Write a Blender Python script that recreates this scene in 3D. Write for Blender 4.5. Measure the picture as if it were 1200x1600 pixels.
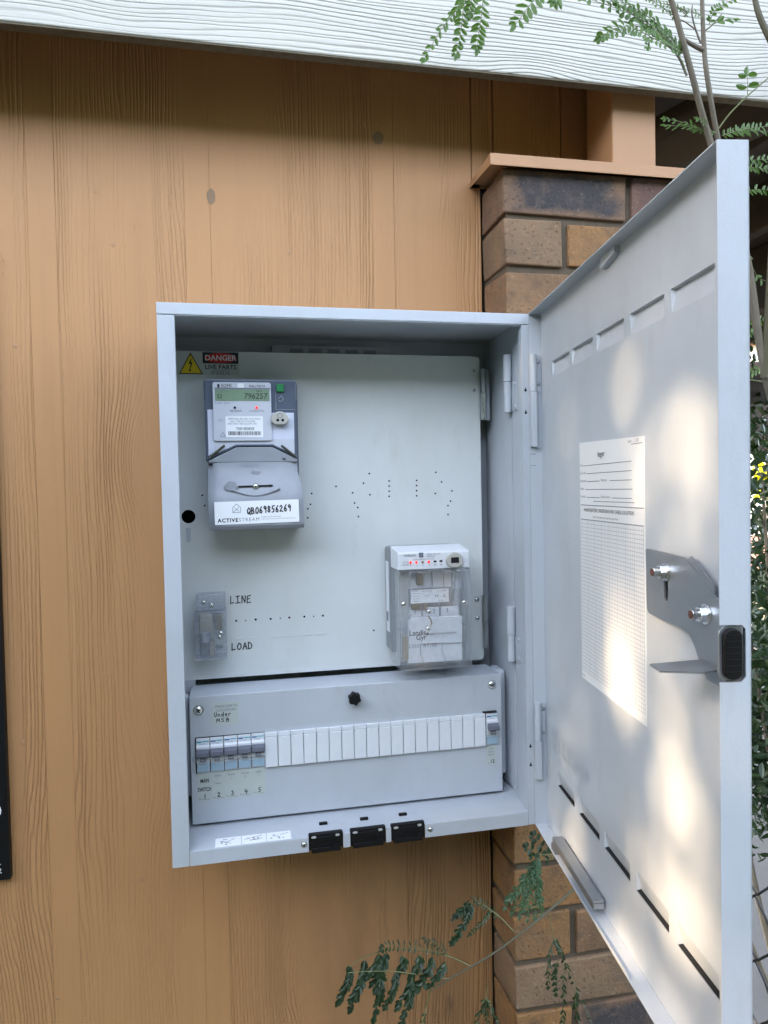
import bpy, bmesh, math, random
from mathutils import Vector, Matrix, noise
import numpy as np
PI = math.pi
random.seed(7)
for o in list(bpy.data.objects):
    bpy.data.objects.remove(o)
S = bpy.context.scene
COL = S.collection

# ------------------------------------------------------------------ camera
CAM = (0.10196, -1.27521, 0.54073)
YAW, PITCH, ROLL, FPX = 0.20407, 0.03031, 0.01997, 1120.36
_f = Vector((math.sin(YAW)*math.cos(PITCH), math.cos(YAW)*math.cos(PITCH), -math.sin(PITCH)))
_r0 = Vector((math.cos(YAW), -math.sin(YAW), 0)); _d0 = _f.cross(_r0)
RGT = math.cos(ROLL)*_r0 + math.sin(ROLL)*_d0
DWN = -math.sin(ROLL)*_r0 + math.cos(ROLL)*_d0
cd = bpy.data.cameras.new('camera'); cam = bpy.data.objects.new('camera', cd); COL.objects.link(cam)
cam.matrix_world = Matrix(((RGT.x, -DWN.x, -_f.x, CAM[0]), (RGT.y, -DWN.y, -_f.y, CAM[1]), (RGT.z, -DWN.z, -_f.z, CAM[2]), (0, 0, 0, 1)))
cd.sensor_fit = 'VERTICAL'; cd.sensor_height = 36.0; cd.lens = 36.0*FPX/1600
cd.clip_start = 0.02; cd.clip_end = 500
S.camera = cam

# ------------------------------------------------------------------ world, sun, exposure
SUN_EL, SUN_AZ = math.radians(30), math.radians(5)      # azimuth: the sun stands to the left (-x), 5 degrees out in front of the wall
TO_SUN = Vector((-math.cos(SUN_EL)*math.cos(SUN_AZ), -math.cos(SUN_EL)*math.sin(SUN_AZ), math.sin(SUN_EL)))
w = bpy.data.worlds.new('World'); S.world = w; w.use_nodes = True
nt = w.node_tree; bg = nt.nodes['Background']
sky = nt.nodes.new('ShaderNodeTexSky'); sky.sky_type = 'NISHITA'; sky.sun_disc = False
sky.sun_elevation = SUN_EL; sky.sun_rotation = math.atan2(TO_SUN.x, TO_SUN.y)
sky.air_density = 1.0; sky.dust_density = 1.0; sky.ozone_density = 1.0
hs = nt.nodes.new('ShaderNodeHueSaturation'); hs.inputs['Saturation'].default_value = 0.52
nt.links.new(sky.outputs[0], hs.inputs['Color']); nt.links.new(hs.outputs[0], bg.inputs[0])
bg.inputs[1].default_value = 0.15
sl = bpy.data.lights.new('sun', 'SUN'); sl.energy = 2.0; sl.angle = math.radians(0.53); sl.color = (1.0, 0.72, 0.44)
sun = bpy.data.objects.new('sun', sl); COL.objects.link(sun)
sun.rotation_euler = (-TO_SUN).to_track_quat('-Z', 'Y').to_euler()
S.view_settings.view_transform = 'Standard'; S.view_settings.look = 'None'
S.view_settings.exposure = 3.55; S.view_settings.gamma = 1.0; S.view_settings.use_curve_mapping = False
S.render.engine = 'CYCLES'
S.cycles.max_bounces = 8; S.cycles.transparent_max_bounces = 16; S.cycles.caustics_reflective = False; S.cycles.caustics_refractive = False

# ------------------------------------------------------------------ projection helpers: a measured picture point laid onto a real plane
def ray(u, v):
    return (RGT*((u-600)/FPX) + DWN*((v-800)/FPX) + _f)
def on(u, v, axis, val):
    d = ray(u, v); C = Vector(CAM); t = (val-C[axis])/d[axis]
    return C + d*t
def onY(u, v, y): return on(u, v, 1, y)

W, D, H = 0.56, 0.21, 0.813
PHI = math.radians(97.95)
DX = Vector((math.cos(PHI), -math.sin(PHI), 0)); DN = Vector((-DX.y, DX.x, 0)); DO = Vector((W, -D, 0))
# door frame: x along the leaf from the hinge, y away from the camera side (0 = lip, .0213 = inner skin), z up
DM = Matrix(((DX.x, DN.x, 0, DO.x), (DX.y, DN.y, 0, DO.y), (0, 0, 1, 0), (0, 0, 0, 1)))
I4 = Matrix.Identity(4)

# ------------------------------------------------------------------ materials
MATS = {}
class NT:
    def __init__(s, name):
        s.m = bpy.data.materials.new(name); s.m.use_nodes = True; s.t = s.m.node_tree
        s.b = s.t.nodes['Principled BSDF']; MATS[name] = s.m
    def n(s, typ, **kw):
        x = s.t.nodes.new(typ)
        for k, v in kw.items():
            if k in ('operation', 'blend_type', 'data_type', 'noise_dimensions', 'wave_type', 'bands_direction', 'feature', 'distance', 'clamp'): setattr(x, k, v)
            else: x.inputs[k.replace('_', ' ')].default_value = v
        return x
    def l(s, a, b): s.t.links.new(a, b)
    def math(s, op, a, b=None, c=None, clamp=False):
        x = s.t.nodes.new('ShaderNodeMath'); x.operation = op; x.use_clamp = clamp
        for i, q in enumerate((a, b, c)):
            if q is None: continue
            if isinstance(q, (int, float)): x.inputs[i].default_value = q
            else: s.l(q, x.inputs[i])
        return x.outputs[0]
    def mix(s, fac, a, b, blend='MIX'):
        x = s.t.nodes.new('ShaderNodeMix'); x.data_type = 'RGBA'; x.blend_type = blend
        for q, i in ((fac, 0), (a, 6), (b, 7)):
            if isinstance(q, (int, float)): x.inputs[i].default_value = q
            elif isinstance(q, tuple): x.inputs[i].default_value = (*q, 1) if len(q) == 3 else q
            else: s.l(q, x.inputs[i])
        return x.outputs[2]
    def ramp(s, src, stops):
        x = s.t.nodes.new('ShaderNodeValToRGB'); e = x.color_ramp.elements
        while len(e) < len(stops): e.new(0.5)
        for i, (p, c) in enumerate(stops):
            e[i].position = p; e[i].color = (c, c, c, 1) if isinstance(c, (int, float)) else (*c, 1)
        s.l(src, x.inputs[0]); return x.outputs[0]
    def noise(s, vec, scale, detail=3, rough=.5, dist=0):
        x = s.n('ShaderNodeTexNoise', Scale=scale, Detail=detail, Roughness=rough, Distortion=dist)
        if vec is not None: s.l(vec, x.inputs['Vector'])
        return x.outputs[0]
    def pos(s, world=True):
        if world: return s.t.nodes.new('ShaderNodeNewGeometry').outputs['Position']
        return s.t.nodes.new('ShaderNodeTexCoord').outputs['Object']
    def xyz(s, v):
        x = s.t.nodes.new('ShaderNodeSeparateXYZ'); s.l(v, x.inputs[0]); return x.outputs
    def comb(s, a, b, c):
        x = s.t.nodes.new('ShaderNodeCombineXYZ')
        for i, q in enumerate((a, b, c)):
            if isinstance(q, (int, float)): x.inputs[i].default_value = q
            else: s.l(q, x.inputs[i])
        return x.outputs[0]
    def scale(s, v, sx, sy, sz):
        x = s.t.nodes.new('ShaderNodeVectorMath'); x.operation = 'MULTIPLY'; s.l(v, x.inputs[0]); x.inputs[1].default_value = (sx, sy, sz); return x.outputs[0]
    def bump(s, h, strength, dist):
        x = s.t.nodes.new('ShaderNodeBump'); x.inputs['Strength'].default_value = strength; x.inputs['Distance'].default_value = dist
        s.l(h, x.inputs['Height']); s.l(x.outputs[0], s.b.inputs['Normal']); return x

def plain(name, col, rough=.5, metal=0., nscale=60, namt=.06, bump=0., bscale=400, coat=0., spec=.5):
    k = NT(name); p = k.pos(False)
    n = k.noise(p, nscale, 4)
    f = k.math('MULTIPLY_ADD', n, namt*2, 1-namt)
    c = k.mix(1.0, tuple(col), (1, 1, 1), 'MULTIPLY')
    x = k.t.nodes.new('ShaderNodeVectorMath'); x.operation = 'SCALE'; x.inputs[0].default_value = col; k.l(f, x.inputs['Scale'])
    k.l(x.outputs[0], k.b.inputs['Base Color'])
    r = k.math('MULTIPLY_ADD', k.noise(p, nscale*.4, 3), .16, rough-.08)
    k.l(r, k.b.inputs['Roughness']); k.b.inputs['Metallic'].default_value = metal
    k.b.inputs['Coat Weight'].default_value = coat; k.b.inputs['Specular IOR Level'].default_value = spec
    if bump: k.bump(k.noise(p, bscale, 2), bump, .0004)
    return k.m

def enamel(name, col, rough=.36, dirt=.10):
    """powder coated sheet steel: fine orange peel, faint smudges and grime"""
    k = NT(name); p = k.pos()
    sm = k.noise(k.scale(p, 1, 1, .6), 9, 5, .6)
    sp = k.ramp(k.noise(p, 240, 2), [(0.70, 0), (0.78, 1)])
    m = k.math('MULTIPLY', k.ramp(sm, [(.42, 0), (.75, 1)]), dirt*1.6, clamp=True)
    c = k.mix(m, tuple(col), (col[0]*.72, col[1]*.72, col[2]*.68))
    c = k.mix(k.math('MULTIPLY', sp, k.math('MULTIPLY', k.ramp(k.noise(p, 14, 2), [(.55, 0), (.7, 1)]), .35)), c, (.35, .33, .30))
    # hairline scratches and rub marks in patches
    X, Y, Z = k.xyz(p)
    v1 = k.comb(k.math('MULTIPLY_ADD', X, 30, k.math('MULTIPLY', Z, 14)), k.math('MULTIPLY', Y, 30), k.math('MULTIPLY_ADD', Z, 330, k.math('MULTIPLY', X, -160)))
    sc = k.math('MULTIPLY', k.ramp(k.noise(v1, 1.0, 2, .5), [(.70, 0), (.735, 1)]), k.ramp(k.noise(p, 11, 2), [(.52, 0), (.66, 1)]))
    c = k.mix(k.math('MULTIPLY', sc, .22), c, (.24, .24, .23))
    rub = k.ramp(k.noise(k.scale(p, 1, 1, .35), 23, 4, .7), [(.58, 0), (.74, 1)])
    c = k.mix(k.math('MULTIPLY', rub, dirt*.9), c, (col[0]*.62, col[1]*.60, col[2]*.54))
    k.l(c, k.b.inputs['Base Color'])
    k.l(k.math('MULTIPLY_ADD', sm, .22, rough-.11), k.b.inputs['Roughness'])
    k.bump(k.math('ADD', k.noise(p, 420, 2, .5), k.math('MULTIPLY', k.noise(p, 6, 2), 6.0)), .22, .0006)
    return k.m

def grain_wood(name, base, dark, along, freq, amp, bumpd, colfac, stain=None, rough=.6, knot=(0, 0, 0), maskrange=(.39, .62), yfix=0.):
    """painted rough-sawn board: raised growth rings running along one axis, bending round knots"""
    k = NT(name); p = k.pos(); X, Y, Z = k.xyz(p)
    A, B = (Z, X) if along == 'z' else (X, Z)                # A along the grain, B across it
    v = k.comb(k.math('MULTIPLY', A, .75), k.math('MULTIPLY', B, 3.0), 0.3)
    big = k.noise(v, 2.1, 2, .45)
    v2 = k.comb(k.math('MULTIPLY', A, 4.5), k.math('MULTIPLY', B, 16.0), 1.3)
    med = k.noise(v2, 1.6, 3, .5)
    ring = k.math('ADD', B, k.math('MULTIPLY', big, amp))
    ring = k.math('ADD', ring, k.math('MULTIPLY', med, amp*.13))
    ring = k.math('ADD', ring, k.math('MULTIPLY', k.noise(k.comb(k.math('MULTIPLY', A, .5), k.math('MULTIPLY', B, 34), 9.), 1.0, 2, .6), .022))
    for (ka, kb, ks, kr) in knot if isinstance(knot, list) else []:
        da = k.math('DIVIDE', k.math('SUBTRACT', A, ka), kr*1.7); db = k.math('DIVIDE', k.math('SUBTRACT', B, kb), kr)
        r2 = k.math('ADD', k.math('MULTIPLY', da, da), k.math('MULTIPLY', db, db))
        g = k.math('EXPONENT', k.math('MULTIPLY', r2, -1.0))
        ring = k.math('ADD', ring, k.math('MULTIPLY', g, ks))
    s1 = k.math('SINE', k.math('MULTIPLY', ring, freq*2*PI))
    s1 = k.math('MULTIPLY_ADD', s1, .5, .5)
    sharp = k.math('POWER', s1, 4.0)                         # wide ridges, narrow valleys
    fine = k.noise(k.comb(k.math('MULTIPLY', A, 6), k.math('MULTIPLY', B, 240), Y), 1.0, 3, .6)
    mask = k.ramp(k.noise(k.comb(k.math('MULTIPLY', A, 1.4), k.math('MULTIPLY', B, 11), 4.2), 1.0, 3, .5), [(maskrange[0], 0), (maskrange[1], 1)])
    chips = k.ramp(k.noise(k.comb(k.math('MULTIPLY', A, 60), k.math('MULTIPLY', B, 130), 2.), 1.0, 3, .7), [(.62, 0), (.72, 1)])
    cm = k.math('MULTIPLY', chips, k.ramp(k.noise(k.comb(k.math('MULTIPLY', A, 4), k.math('MULTIPLY', B, 12), 7.), 1.0, 2), [(.52, 0), (.68, 1)]))
    hgt = k.math('ADD', k.math('MULTIPLY', k.math('MULTIPLY', sharp, mask), -1.0), k.math('MULTIPLY', fine, .35))
    hgt = k.math('ADD', hgt, k.math('MULTIPLY', cm, .9))
    hgt = k.math('ADD', hgt, k.math('MULTIPLY', k.noise(p, 130, 3, .6), .22))
    k.bump(hgt, 1.0, bumpd)
    c = k.mix(k.math('MULTIPLY', k.math('MULTIPLY', k.math('POWER', s1, 6.0), mask), colfac), tuple(base), tuple(dark))
    bl = k.noise(k.scale(p, 1.6, 1, .9), 3.2, 5, .65)
    strk = k.ramp(k.noise(k.comb(k.math('MULTIPLY', A, 1.1), k.math('MULTIPLY', B, 26), 5.5), 1.0, 4, .65), [(.50, 0), (.74, 1)])
    c = k.mix(k.math('MULTIPLY', strk, .26), c, (base[0]*.66, base[1]*.66, base[2]*.68))
    c = k.mix(k.math('MULTIPLY', k.ramp(bl, [(.35, 0), (.72, 1)]), .22), c, (base[0]*.78, base[1]*.80, base[2]*.86))
    c = k.mix(k.math('MULTIPLY', cm, .45), c, (min(1, base[0]*1.35), min(1, base[1]*1.4), min(1, base[2]*1.45)))
    spk = k.ramp(k.noise(p, 300, 2), [(.74, 0), (.79, 1)])
    c = k.mix(k.math('MULTIPLY', spk, .35), c, (.08, .05, .03))
    if stain:
        c = stain(k, c, X, Z)
    k.l(c, k.b.inputs['Base Color']); k.b.inputs['Roughness'].default_value = rough
    return k.m

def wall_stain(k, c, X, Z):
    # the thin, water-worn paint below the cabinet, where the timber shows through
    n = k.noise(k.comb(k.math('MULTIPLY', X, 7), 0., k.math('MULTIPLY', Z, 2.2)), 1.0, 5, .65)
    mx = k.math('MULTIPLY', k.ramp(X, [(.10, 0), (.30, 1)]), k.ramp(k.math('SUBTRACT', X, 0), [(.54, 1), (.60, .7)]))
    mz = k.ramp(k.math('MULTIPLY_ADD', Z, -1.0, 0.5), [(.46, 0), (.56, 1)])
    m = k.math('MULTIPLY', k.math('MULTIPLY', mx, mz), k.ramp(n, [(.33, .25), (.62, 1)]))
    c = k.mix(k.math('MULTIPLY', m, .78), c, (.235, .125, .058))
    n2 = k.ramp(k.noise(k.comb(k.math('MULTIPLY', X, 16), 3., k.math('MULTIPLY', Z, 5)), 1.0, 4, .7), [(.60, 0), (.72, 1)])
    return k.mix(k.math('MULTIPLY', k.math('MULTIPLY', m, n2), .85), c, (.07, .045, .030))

BOX = enamel('cabinet_enamel', (.465, .50, .545), dirt=.22)
PANEL = enamel('panel_enamel', (.63, .66, .655), dirt=.20)
TAN = (.462, .240, .100)
WALL = grain_wood('tan_paint_on_timber', TAN, (.33, .17, .075), 'z', 150, .045, .0015, .26, wall_stain, rough=.55,
                  knot=[(.60, -.05, .030, .05), (.05, -.03, -.022, .06), (.92, .46, .02, .05), (-.35, .2, .03, .06), (-.1, -.25, .03, .10)])
WALLS = grain_wood('tan_paint_on_smooth_strip', TAN, (.33, .17, .075), 'z', 150, .040, .0010, .20, wall_stain, rough=.55, maskrange=(.60, .92))
TANP = plain('tan_paint_smooth_shaded', (.38, .205, .098), .5, nscale=18, namt=.08, bump=.2, bscale=130)  # the wall's tan darkened: shade on post and cap mixed into the colour
FASC = grain_wood('weathered_white_paint', (.52, .505, .45), (.12, .12, .085), 'x', 135, .055, .0011, .55, None, rough=.62,
                  knot=[(.60, 1.20, -.022, .05), (-.05, 1.25, .010, .05), (.2, 1.33, -.010, .06), (.95, 1.27, .010, .06)], maskrange=(.28, .55))
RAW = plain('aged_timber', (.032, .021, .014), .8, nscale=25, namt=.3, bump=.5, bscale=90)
EDGE = plain('dark_board_edge', (.10, .085, .055), .85, nscale=90, namt=.5, bump=.4, bscale=200)

def brickmat(name, c1, c2, c3, spots=.5, edge=None):
    k = NT(name); p = k.pos(False)
    oi = k.t.nodes.new('ShaderNodeObjectInfo')
    off = k.t.nodes.new('ShaderNodeVectorMath'); off.operation = 'MULTIPLY_ADD'
    k.l(p, off.inputs[0]); off.inputs[1].default_value = (1, 1, 1)
    cc = k.comb(k.math('MULTIPLY', oi.outputs['Random'], 13.), k.math('MULTIPLY', oi.outputs['Random'], 7.), 0.); k.l(cc, off.inputs[2])
    v = off.outputs[0]
    a = k.noise(v, 13, 4, .6); b = k.noise(v, 34, 4, .7)
    c = k.mix(k.ramp(a, [(.36, 0), (.66, 1)]), tuple(c1), tuple(c2))
    c = k.mix(k.math('MULTIPLY', k.ramp(b, [(.5, 0), (.75, 1)]), .7), c, tuple(c3))
    if edge:
        x_, y_, z_ = k.xyz(p)
        ed = k.math('MAXIMUM', k.math('MULTIPLY', k.math('ABSOLUTE', z_), 1/.038), k.math('MULTIPLY', k.math('ABSOLUTE', x_), 1/.113))
        ed = k.math('ADD', ed, k.math('MULTIPLY_ADD', k.noise(v, 22, 4, .65), .7, -.35))
        c = k.mix(k.ramp(ed, [(.66, 0), (.98, 1)]), c, tuple(edge))
    dots = k.ramp(k.noise(v, 210, 2, .5), [(.64, 0), (.70, 1)])
    c = k.mix(k.math('MULTIPLY', dots, spots), c, (.03, .02, .015))
    lite = k.ramp(k.noise(v, 150, 2), [(.66, 0), (.74, 1)])
    c = k.mix(k.math('MULTIPLY', lite, .3), c, (.45, .36, .26))
    k.l(c, k.b.inputs['Base Color']); k.b.inputs['Roughness'].default_value = .85
    h = k.math('ADD', k.noise(v, 120, 4, .65), k.math('MULTIPLY', dots, -.9))
    h = k.math('ADD', h, k.math('MULTIPLY', k.noise(v, 25, 3), .8))
    k.bump(h, 1.0, .0024)
    return k.m
BR = [brickmat('tan_brick', (.25, .14, .068), (.17, .098, .052), (.085, .058, .038)),
      brickmat('orange_brick', (.29, .145, .05), (.19, .105, .048), (.10, .065, .04)),
      brickmat('buff_brick', (.22, .14, .08), (.15, .10, .06), (.23, .125, .06)),
      brickmat('burnt_dark_brick', (.035, .033, .035), (.055, .045, .045), (.14, .095, .07), edge=(.17, .10, .06)),
      brickmat('red_brick', (.13, .07, .05), (.10, .055, .045), (.16, .10, .06))]
MORTAR = plain('mortar', (.105, .08, .055), .95, nscale=60, namt=.3, bump=.9, bscale=220)
ZINC = plain('zinc_plate', (.33, .35, .37), .36, .75, nscale=40, namt=.12, bump=.15, bscale=500)
CHROME = plain('bright_steel', (.72, .74, .75), .2, 1., nscale=100, namt=.1)
STUD = plain('coppery_stud_end', (.16, .07, .045), .5, .5)
BLACK = plain('black_plastic', (.004, .004, .005), .5, nscale=40, namt=.2, bump=.2, bscale=300, spec=.3)
VOID = plain('dark_opening', (.004, .004, .005), .9)
INK = plain('black_ink', (.012, .012, .02), .6)
GINK = plain('grey_print', (.16, .17, .22), .6)
FINK = plain('fine_grey_rule', (.34, .37, .42), .6)
WHITE = plain('white_label', (.80, .82, .84), .45, nscale=25, namt=.04)
PAPER = plain('paper', (.76, .77, .78), .65, nscale=8, namt=.03)
LABEL = plain('greenish_engraved_label', (.45, .49, .465), .45)
WPLAS = plain('white_plastic', (.66, .69, .73), .32, nscale=30, namt=.04)
RED = plain('sign_red', (.55, .02, .02), .5)
YEL = plain('warning_yellow', (.80, .58, .02), .5)
SMOKE = plain('smoked_blue_plastic', (.095, .115, .165), .22, nscale=40, namt=.12, coat=.3)
FACE = plain('pale_lilac_plate', (.52, .55, .61), .4, namt=.05)
FACE2 = plain('pale_plate', (.58, .62, .73), .35, namt=.05)
LCD = plain('lcd_green', (.20, .29, .20), .25, nscale=60)
TCOV = plain('grey_terminal_cover', (.27, .29, .325), .34, nscale=22, namt=.22, bump=.3, bscale=60)
LGREY = plain('grey_moulding', (.20, .215, .23), .42)
LMID = plain('light_grey_moulding', (.45, .46, .46), .42)
GREEN = plain('green_button', (.01, .20, .06), .4)
PORT = plain('warm_grey_port', (.42, .42, .38), .4)
BLUE = plain('blue_print', (.02, .12, .33), .5)
TEAL = plain('teal_print', (.03, .33, .42), .5)
TOGG = plain('grey_toggle', (.12, .13, .165), .38)
PBLUE = plain('pale_blue_plastic', (.30, .42, .52), .3)
BEIGE = plain('beige_terminal', (.36, .32, .24), .5)
BRASSY = plain('dull_brass', (.22, .19, .11), .4, .6)
FILLER = plain('grey_filler', (.25, .165, .10), .8)
STEM = plain('green_brown_stem', (.085, .078, .045), .6, nscale=50, namt=.25)
STEMG = plain('young_green_stem', (.12, .14, .05), .55)
BARK = plain('grey_bark', (.14, .12, .09), .85, nscale=40, namt=.3, bump=.5, bscale=100)
WIRE = plain('dark_coated_wire', (.02, .02, .02), .45)
def emit(name, col, s):
    k = NT(name); k.b.inputs['Base Color'].default_value = (*col, 1); k.b.inputs['Emission Color'].default_value = (*col, 1); k.b.inputs['Emission Strength'].default_value = s; return k.m
LED = emit('red_led', (1.0, .02, .02), .10)
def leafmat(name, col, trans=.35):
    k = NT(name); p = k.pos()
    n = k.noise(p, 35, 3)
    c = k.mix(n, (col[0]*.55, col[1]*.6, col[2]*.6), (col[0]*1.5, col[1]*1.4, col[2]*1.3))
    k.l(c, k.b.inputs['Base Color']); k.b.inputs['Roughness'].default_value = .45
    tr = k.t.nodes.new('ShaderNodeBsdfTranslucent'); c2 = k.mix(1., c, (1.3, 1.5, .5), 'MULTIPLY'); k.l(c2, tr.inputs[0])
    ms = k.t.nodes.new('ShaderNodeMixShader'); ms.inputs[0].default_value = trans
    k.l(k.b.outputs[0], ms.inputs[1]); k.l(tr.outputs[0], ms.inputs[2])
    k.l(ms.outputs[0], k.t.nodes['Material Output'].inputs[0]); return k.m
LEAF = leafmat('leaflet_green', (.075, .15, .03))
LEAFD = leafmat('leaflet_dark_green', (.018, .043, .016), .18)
LEAFY = leafmat('sunlit_yellow_leaf', (.45, .42, .02), .5)
def clearplastic(name, tint=(.92, .93, .95), haze=.10, rough=.04):
    k = NT(name); t = k.t; t.nodes.remove(k.b)
    g = t.nodes.new('ShaderNodeBsdfGlossy'); g.inputs['Roughness'].default_value = rough
    tr = t.nodes.new('ShaderNodeBsdfTransparent'); tr.inputs[0].default_value = (*tint, 1)
    df = t.nodes.new('ShaderNodeBsdfDiffuse'); df.inputs[0].default_value = (.62, .66, .74, 1)
    nz = t.nodes.new('ShaderNodeTexNoise'); nz.inputs['Scale'].default_value = 120; tc = t.nodes.new('ShaderNodeTexCoord'); k.l(tc.outputs['Object'], nz.inputs[0])
    m0 = t.nodes.new('ShaderNodeMixShader'); k.l(k.math('MULTIPLY', nz.outputs[0], haze*2), m0.inputs[0]); k.l(tr.outputs[0], m0.inputs[1]); k.l(df.outputs[0], m0.inputs[2])
    fr = t.nodes.new('ShaderNodeLayerWeight'); fr.inputs[0].default_value = .5
    fc = k.math('MULTIPLY_ADD', k.math('POWER', fr.outputs['Facing'], 4.0), .5, .035)
    m1 = t.nodes.new('ShaderNodeMixShader'); k.l(fc, m1.inputs[0]); k.l(m0.outputs[0], m1.inputs[1]); k.l(g.outputs[0], m1.inputs[2])
    k.l(m1.outputs[0], t.nodes['Material Output'].inputs[0]); return k.m
CLEAR = clearplastic('clear_polycarbonate', (.97, .975, .98), .05)
CLEAR2 = clearplastic('hazy_polycarbonate', (.93, .94, .955), .12, .1)

# ------------------------------------------------------------------ mesh builder
class MB:
    def __init__(s, M=I4): s.v = []; s.f = []; s.M = M.copy()
    def add(s, vs, fs, M=None):
        k = len(s.v); T = s.M if M is None else s.M @ M
        s.v += [T @ Vector(p) for p in vs]; s.f += [tuple(i+k for i in f) for f in fs]; return s
    def box(s, x0, x1, y0, y1, z0, z1, M=None):
        return s.add([(x, y, z) for z in (z0, z1) for y in (y0, y1) for x in (x0, x1)],
                     [(0, 2, 3, 1), (4, 5, 7, 6), (0, 1, 5, 4), (2, 6, 7, 3), (0, 4, 6, 2), (1, 3, 7, 5)], M)
    def prism(s, poly, y0, y1, M=None, plane='xz'):
        """polygon in xz (default) extruded along y"""
        n = len(poly)
        if plane == 'xz': vs = [(a, y0, b) for a, b in poly] + [(a, y1, b) for a, b in poly]
        elif plane == 'xy': vs = [(a, b, y0) for a, b in poly] + [(a, b, y1) for a, b in poly]
        else: vs = [(y0, a, b) for a, b in poly] + [(y1, a, b) for a, b in poly]
        fs = [tuple(range(n)), tuple(range(2*n-1, n-1, -1))] + [(i, i+n, (i+1) % n+n, (i+1) % n) for i in range(n)]
        return s.add(vs, fs, M)
    def cyl(s, a, b, r, n=16, r2=None, caps=True):
        a = Vector(a); b = Vector(b); r2 = r if r2 is None else r2
        q = (b-a).to_track_quat('Z', 'Y'); vs = []
        for c, rr in ((a, r), (b, r2)):
            for i in range(n):
                t = 2*PI*i/n; vs.append(c + q @ Vector((rr*math.cos(t), rr*math.sin(t), 0)))
        fs = [(i, (i+1) % n, (i+1) % n+n, i+n) for i in range(n)]
        if caps: fs += [tuple(range(n-1, -1, -1)), tuple(range(n, 2*n))]
        return s.add(vs, fs)
    def tube(s, pts, r, n=6, r2=None):
        pts = [Vector(p) for p in pts]; m = len(pts); vs = []; up = Vector((.3, .2, 1)).normalized()
        for i, p in enumerate(pts):
            t = (pts[min(i+1, m-1)]-pts[max(i-1, 0)]).normalized()
            a = t.cross(up); a = a if a.length > 1e-3 else t.cross(Vector((1, 0, 0))); a.normalize(); b = t.cross(a)
            rr = r if r2 is None else r+(r2-r)*i/(m-1)
            vs += [p + a*rr*math.cos(2*PI*j/n) + b*rr*math.sin(2*PI*j/n) for j in range(n)]
        fs = [(i*n+j, i*n+(j+1) % n, (i+1)*n+(j+1) % n, (i+1)*n+j) for i in range(m-1) for j in range(n)]
        fs += [tuple(range(n-1, -1, -1)), tuple(range((m-1)*n, m*n))]
        return s.add(vs, fs)
    def dome(s, c, ax, r, h, n=14, rings=4):
        c = Vector(c); q = Vector(ax).to_track_quat('Z', 'Y'); vs = []
        for k in range(rings):
            t = PI/2*k/rings
            for i in range(n):
                a = 2*PI*i/n; vs.append(c + q @ Vector((r*math.cos(t)*math.cos(a), r*math.cos(t)*math.sin(a), h*math.sin(t))))
        vs.append(c + q @ Vector((0, 0, h)))
        fs = [(k*n+i, k*n+(i+1) % n, (k+1)*n+(i+1) % n, (k+1)*n+i) for k in range(rings-1) for i in range(n)]
        fs += [((rings-1)*n+i, (rings-1)*n+(i+1) % n, rings*n) for i in range(n)] + [tuple(range(n-1, -1, -1))]
        return s.add(vs, fs)
    def stroke(s, pts, w, y0, y1):
        """flat pen stroke in xz"""
        for (a, b), (c, d) in zip(pts, pts[1:]):
            L = math.hypot(c-a, d-b) or 1e-9; nx, nz = -(d-b)/L*w/2, (c-a)/L*w/2; ex, ez = (c-a)/L*w*.35, (d-b)/L*w*.35
            s.prism([(a+nx-ex, b+nz-ez), (a-nx-ex, b-nz-ez), (c-nx+ex, d-nz+ez), (c+nx+ex, d+nz+ez)], y0, y1)
        return s

WORLD = {}
def empty(name, loc, label=None, cat=None, group=None):
    o = bpy.data.objects.new(name, None); COL.objects.link(o); o.location = loc; o.empty_display_size = .05
    WORLD[o.name] = Matrix.Translation(Vector(loc)); tag(o, label, cat, group); return o
def tag(o, label=None, cat=None, group=None, kind=None):
    for k, v in (('label', label), ('category', cat), ('group', group), ('kind', kind)):
        if v: o[k] = v
    return o
def build(name, mb, mat, parent=None, smooth=False, bevel=0., seg=2, autos=None, origin=None, subsurf=0):
    vs = mb.v
    lo = Vector([min(v[i] for v in vs) for i in range(3)]); hi = Vector([max(v[i] for v in vs) for i in range(3)])
    c = (lo+hi)/2 if origin is None else Vector(origin)
    me = bpy.data.meshes.new(name); me.from_pydata([tuple(v-c) for v in vs], [], mb.f)
    bm = bmesh.new(); bm.from_mesh(me); bmesh.ops.recalc_face_normals(bm, faces=bm.faces)
    if smooth:
        for f in bm.faces: f.smooth = True
        for e in bm.edges:
            if len(e.link_faces) == 2 and e.calc_face_angle(0) > .7: e.smooth = False
    bm.to_mesh(me); bm.free()
    for m in (mat if isinstance(mat, (list, tuple)) else [mat]): me.materials.append(m)
    o = bpy.data.objects.new(name, me); COL.objects.link(o)
    link(o, c, parent)
    if bevel:
        md = o.modifiers.new('bevel', 'BEVEL'); md.width = bevel; md.segments = seg; md.limit_method = 'ANGLE'; md.angle_limit = .6
        md.harden_normals = False
        for p in me.polygons: p.use_smooth = False
    if subsurf:
        md = o.modifiers.new('sub', 'SUBSURF'); md.levels = md.render_levels = subsurf
    return o
def link(o, c, parent):
    Mw = Matrix.Translation(c)
    if parent is not None:
        o.parent = parent; o.matrix_parent_inverse = I4; o.matrix_local = WORLD[parent.name].inverted() @ Mw
    else: o.location = c
    WORLD[o.name] = Mw
def copy_tree(o, parent=None):
    c = o.copy(); COL.objects.link(c)
    if parent is not None: c.parent = parent
    WORLD[c.name] = WORLD[o.name].copy()
    for ch in o.children[:]: copy_tree(ch, c)
    return c
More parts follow.
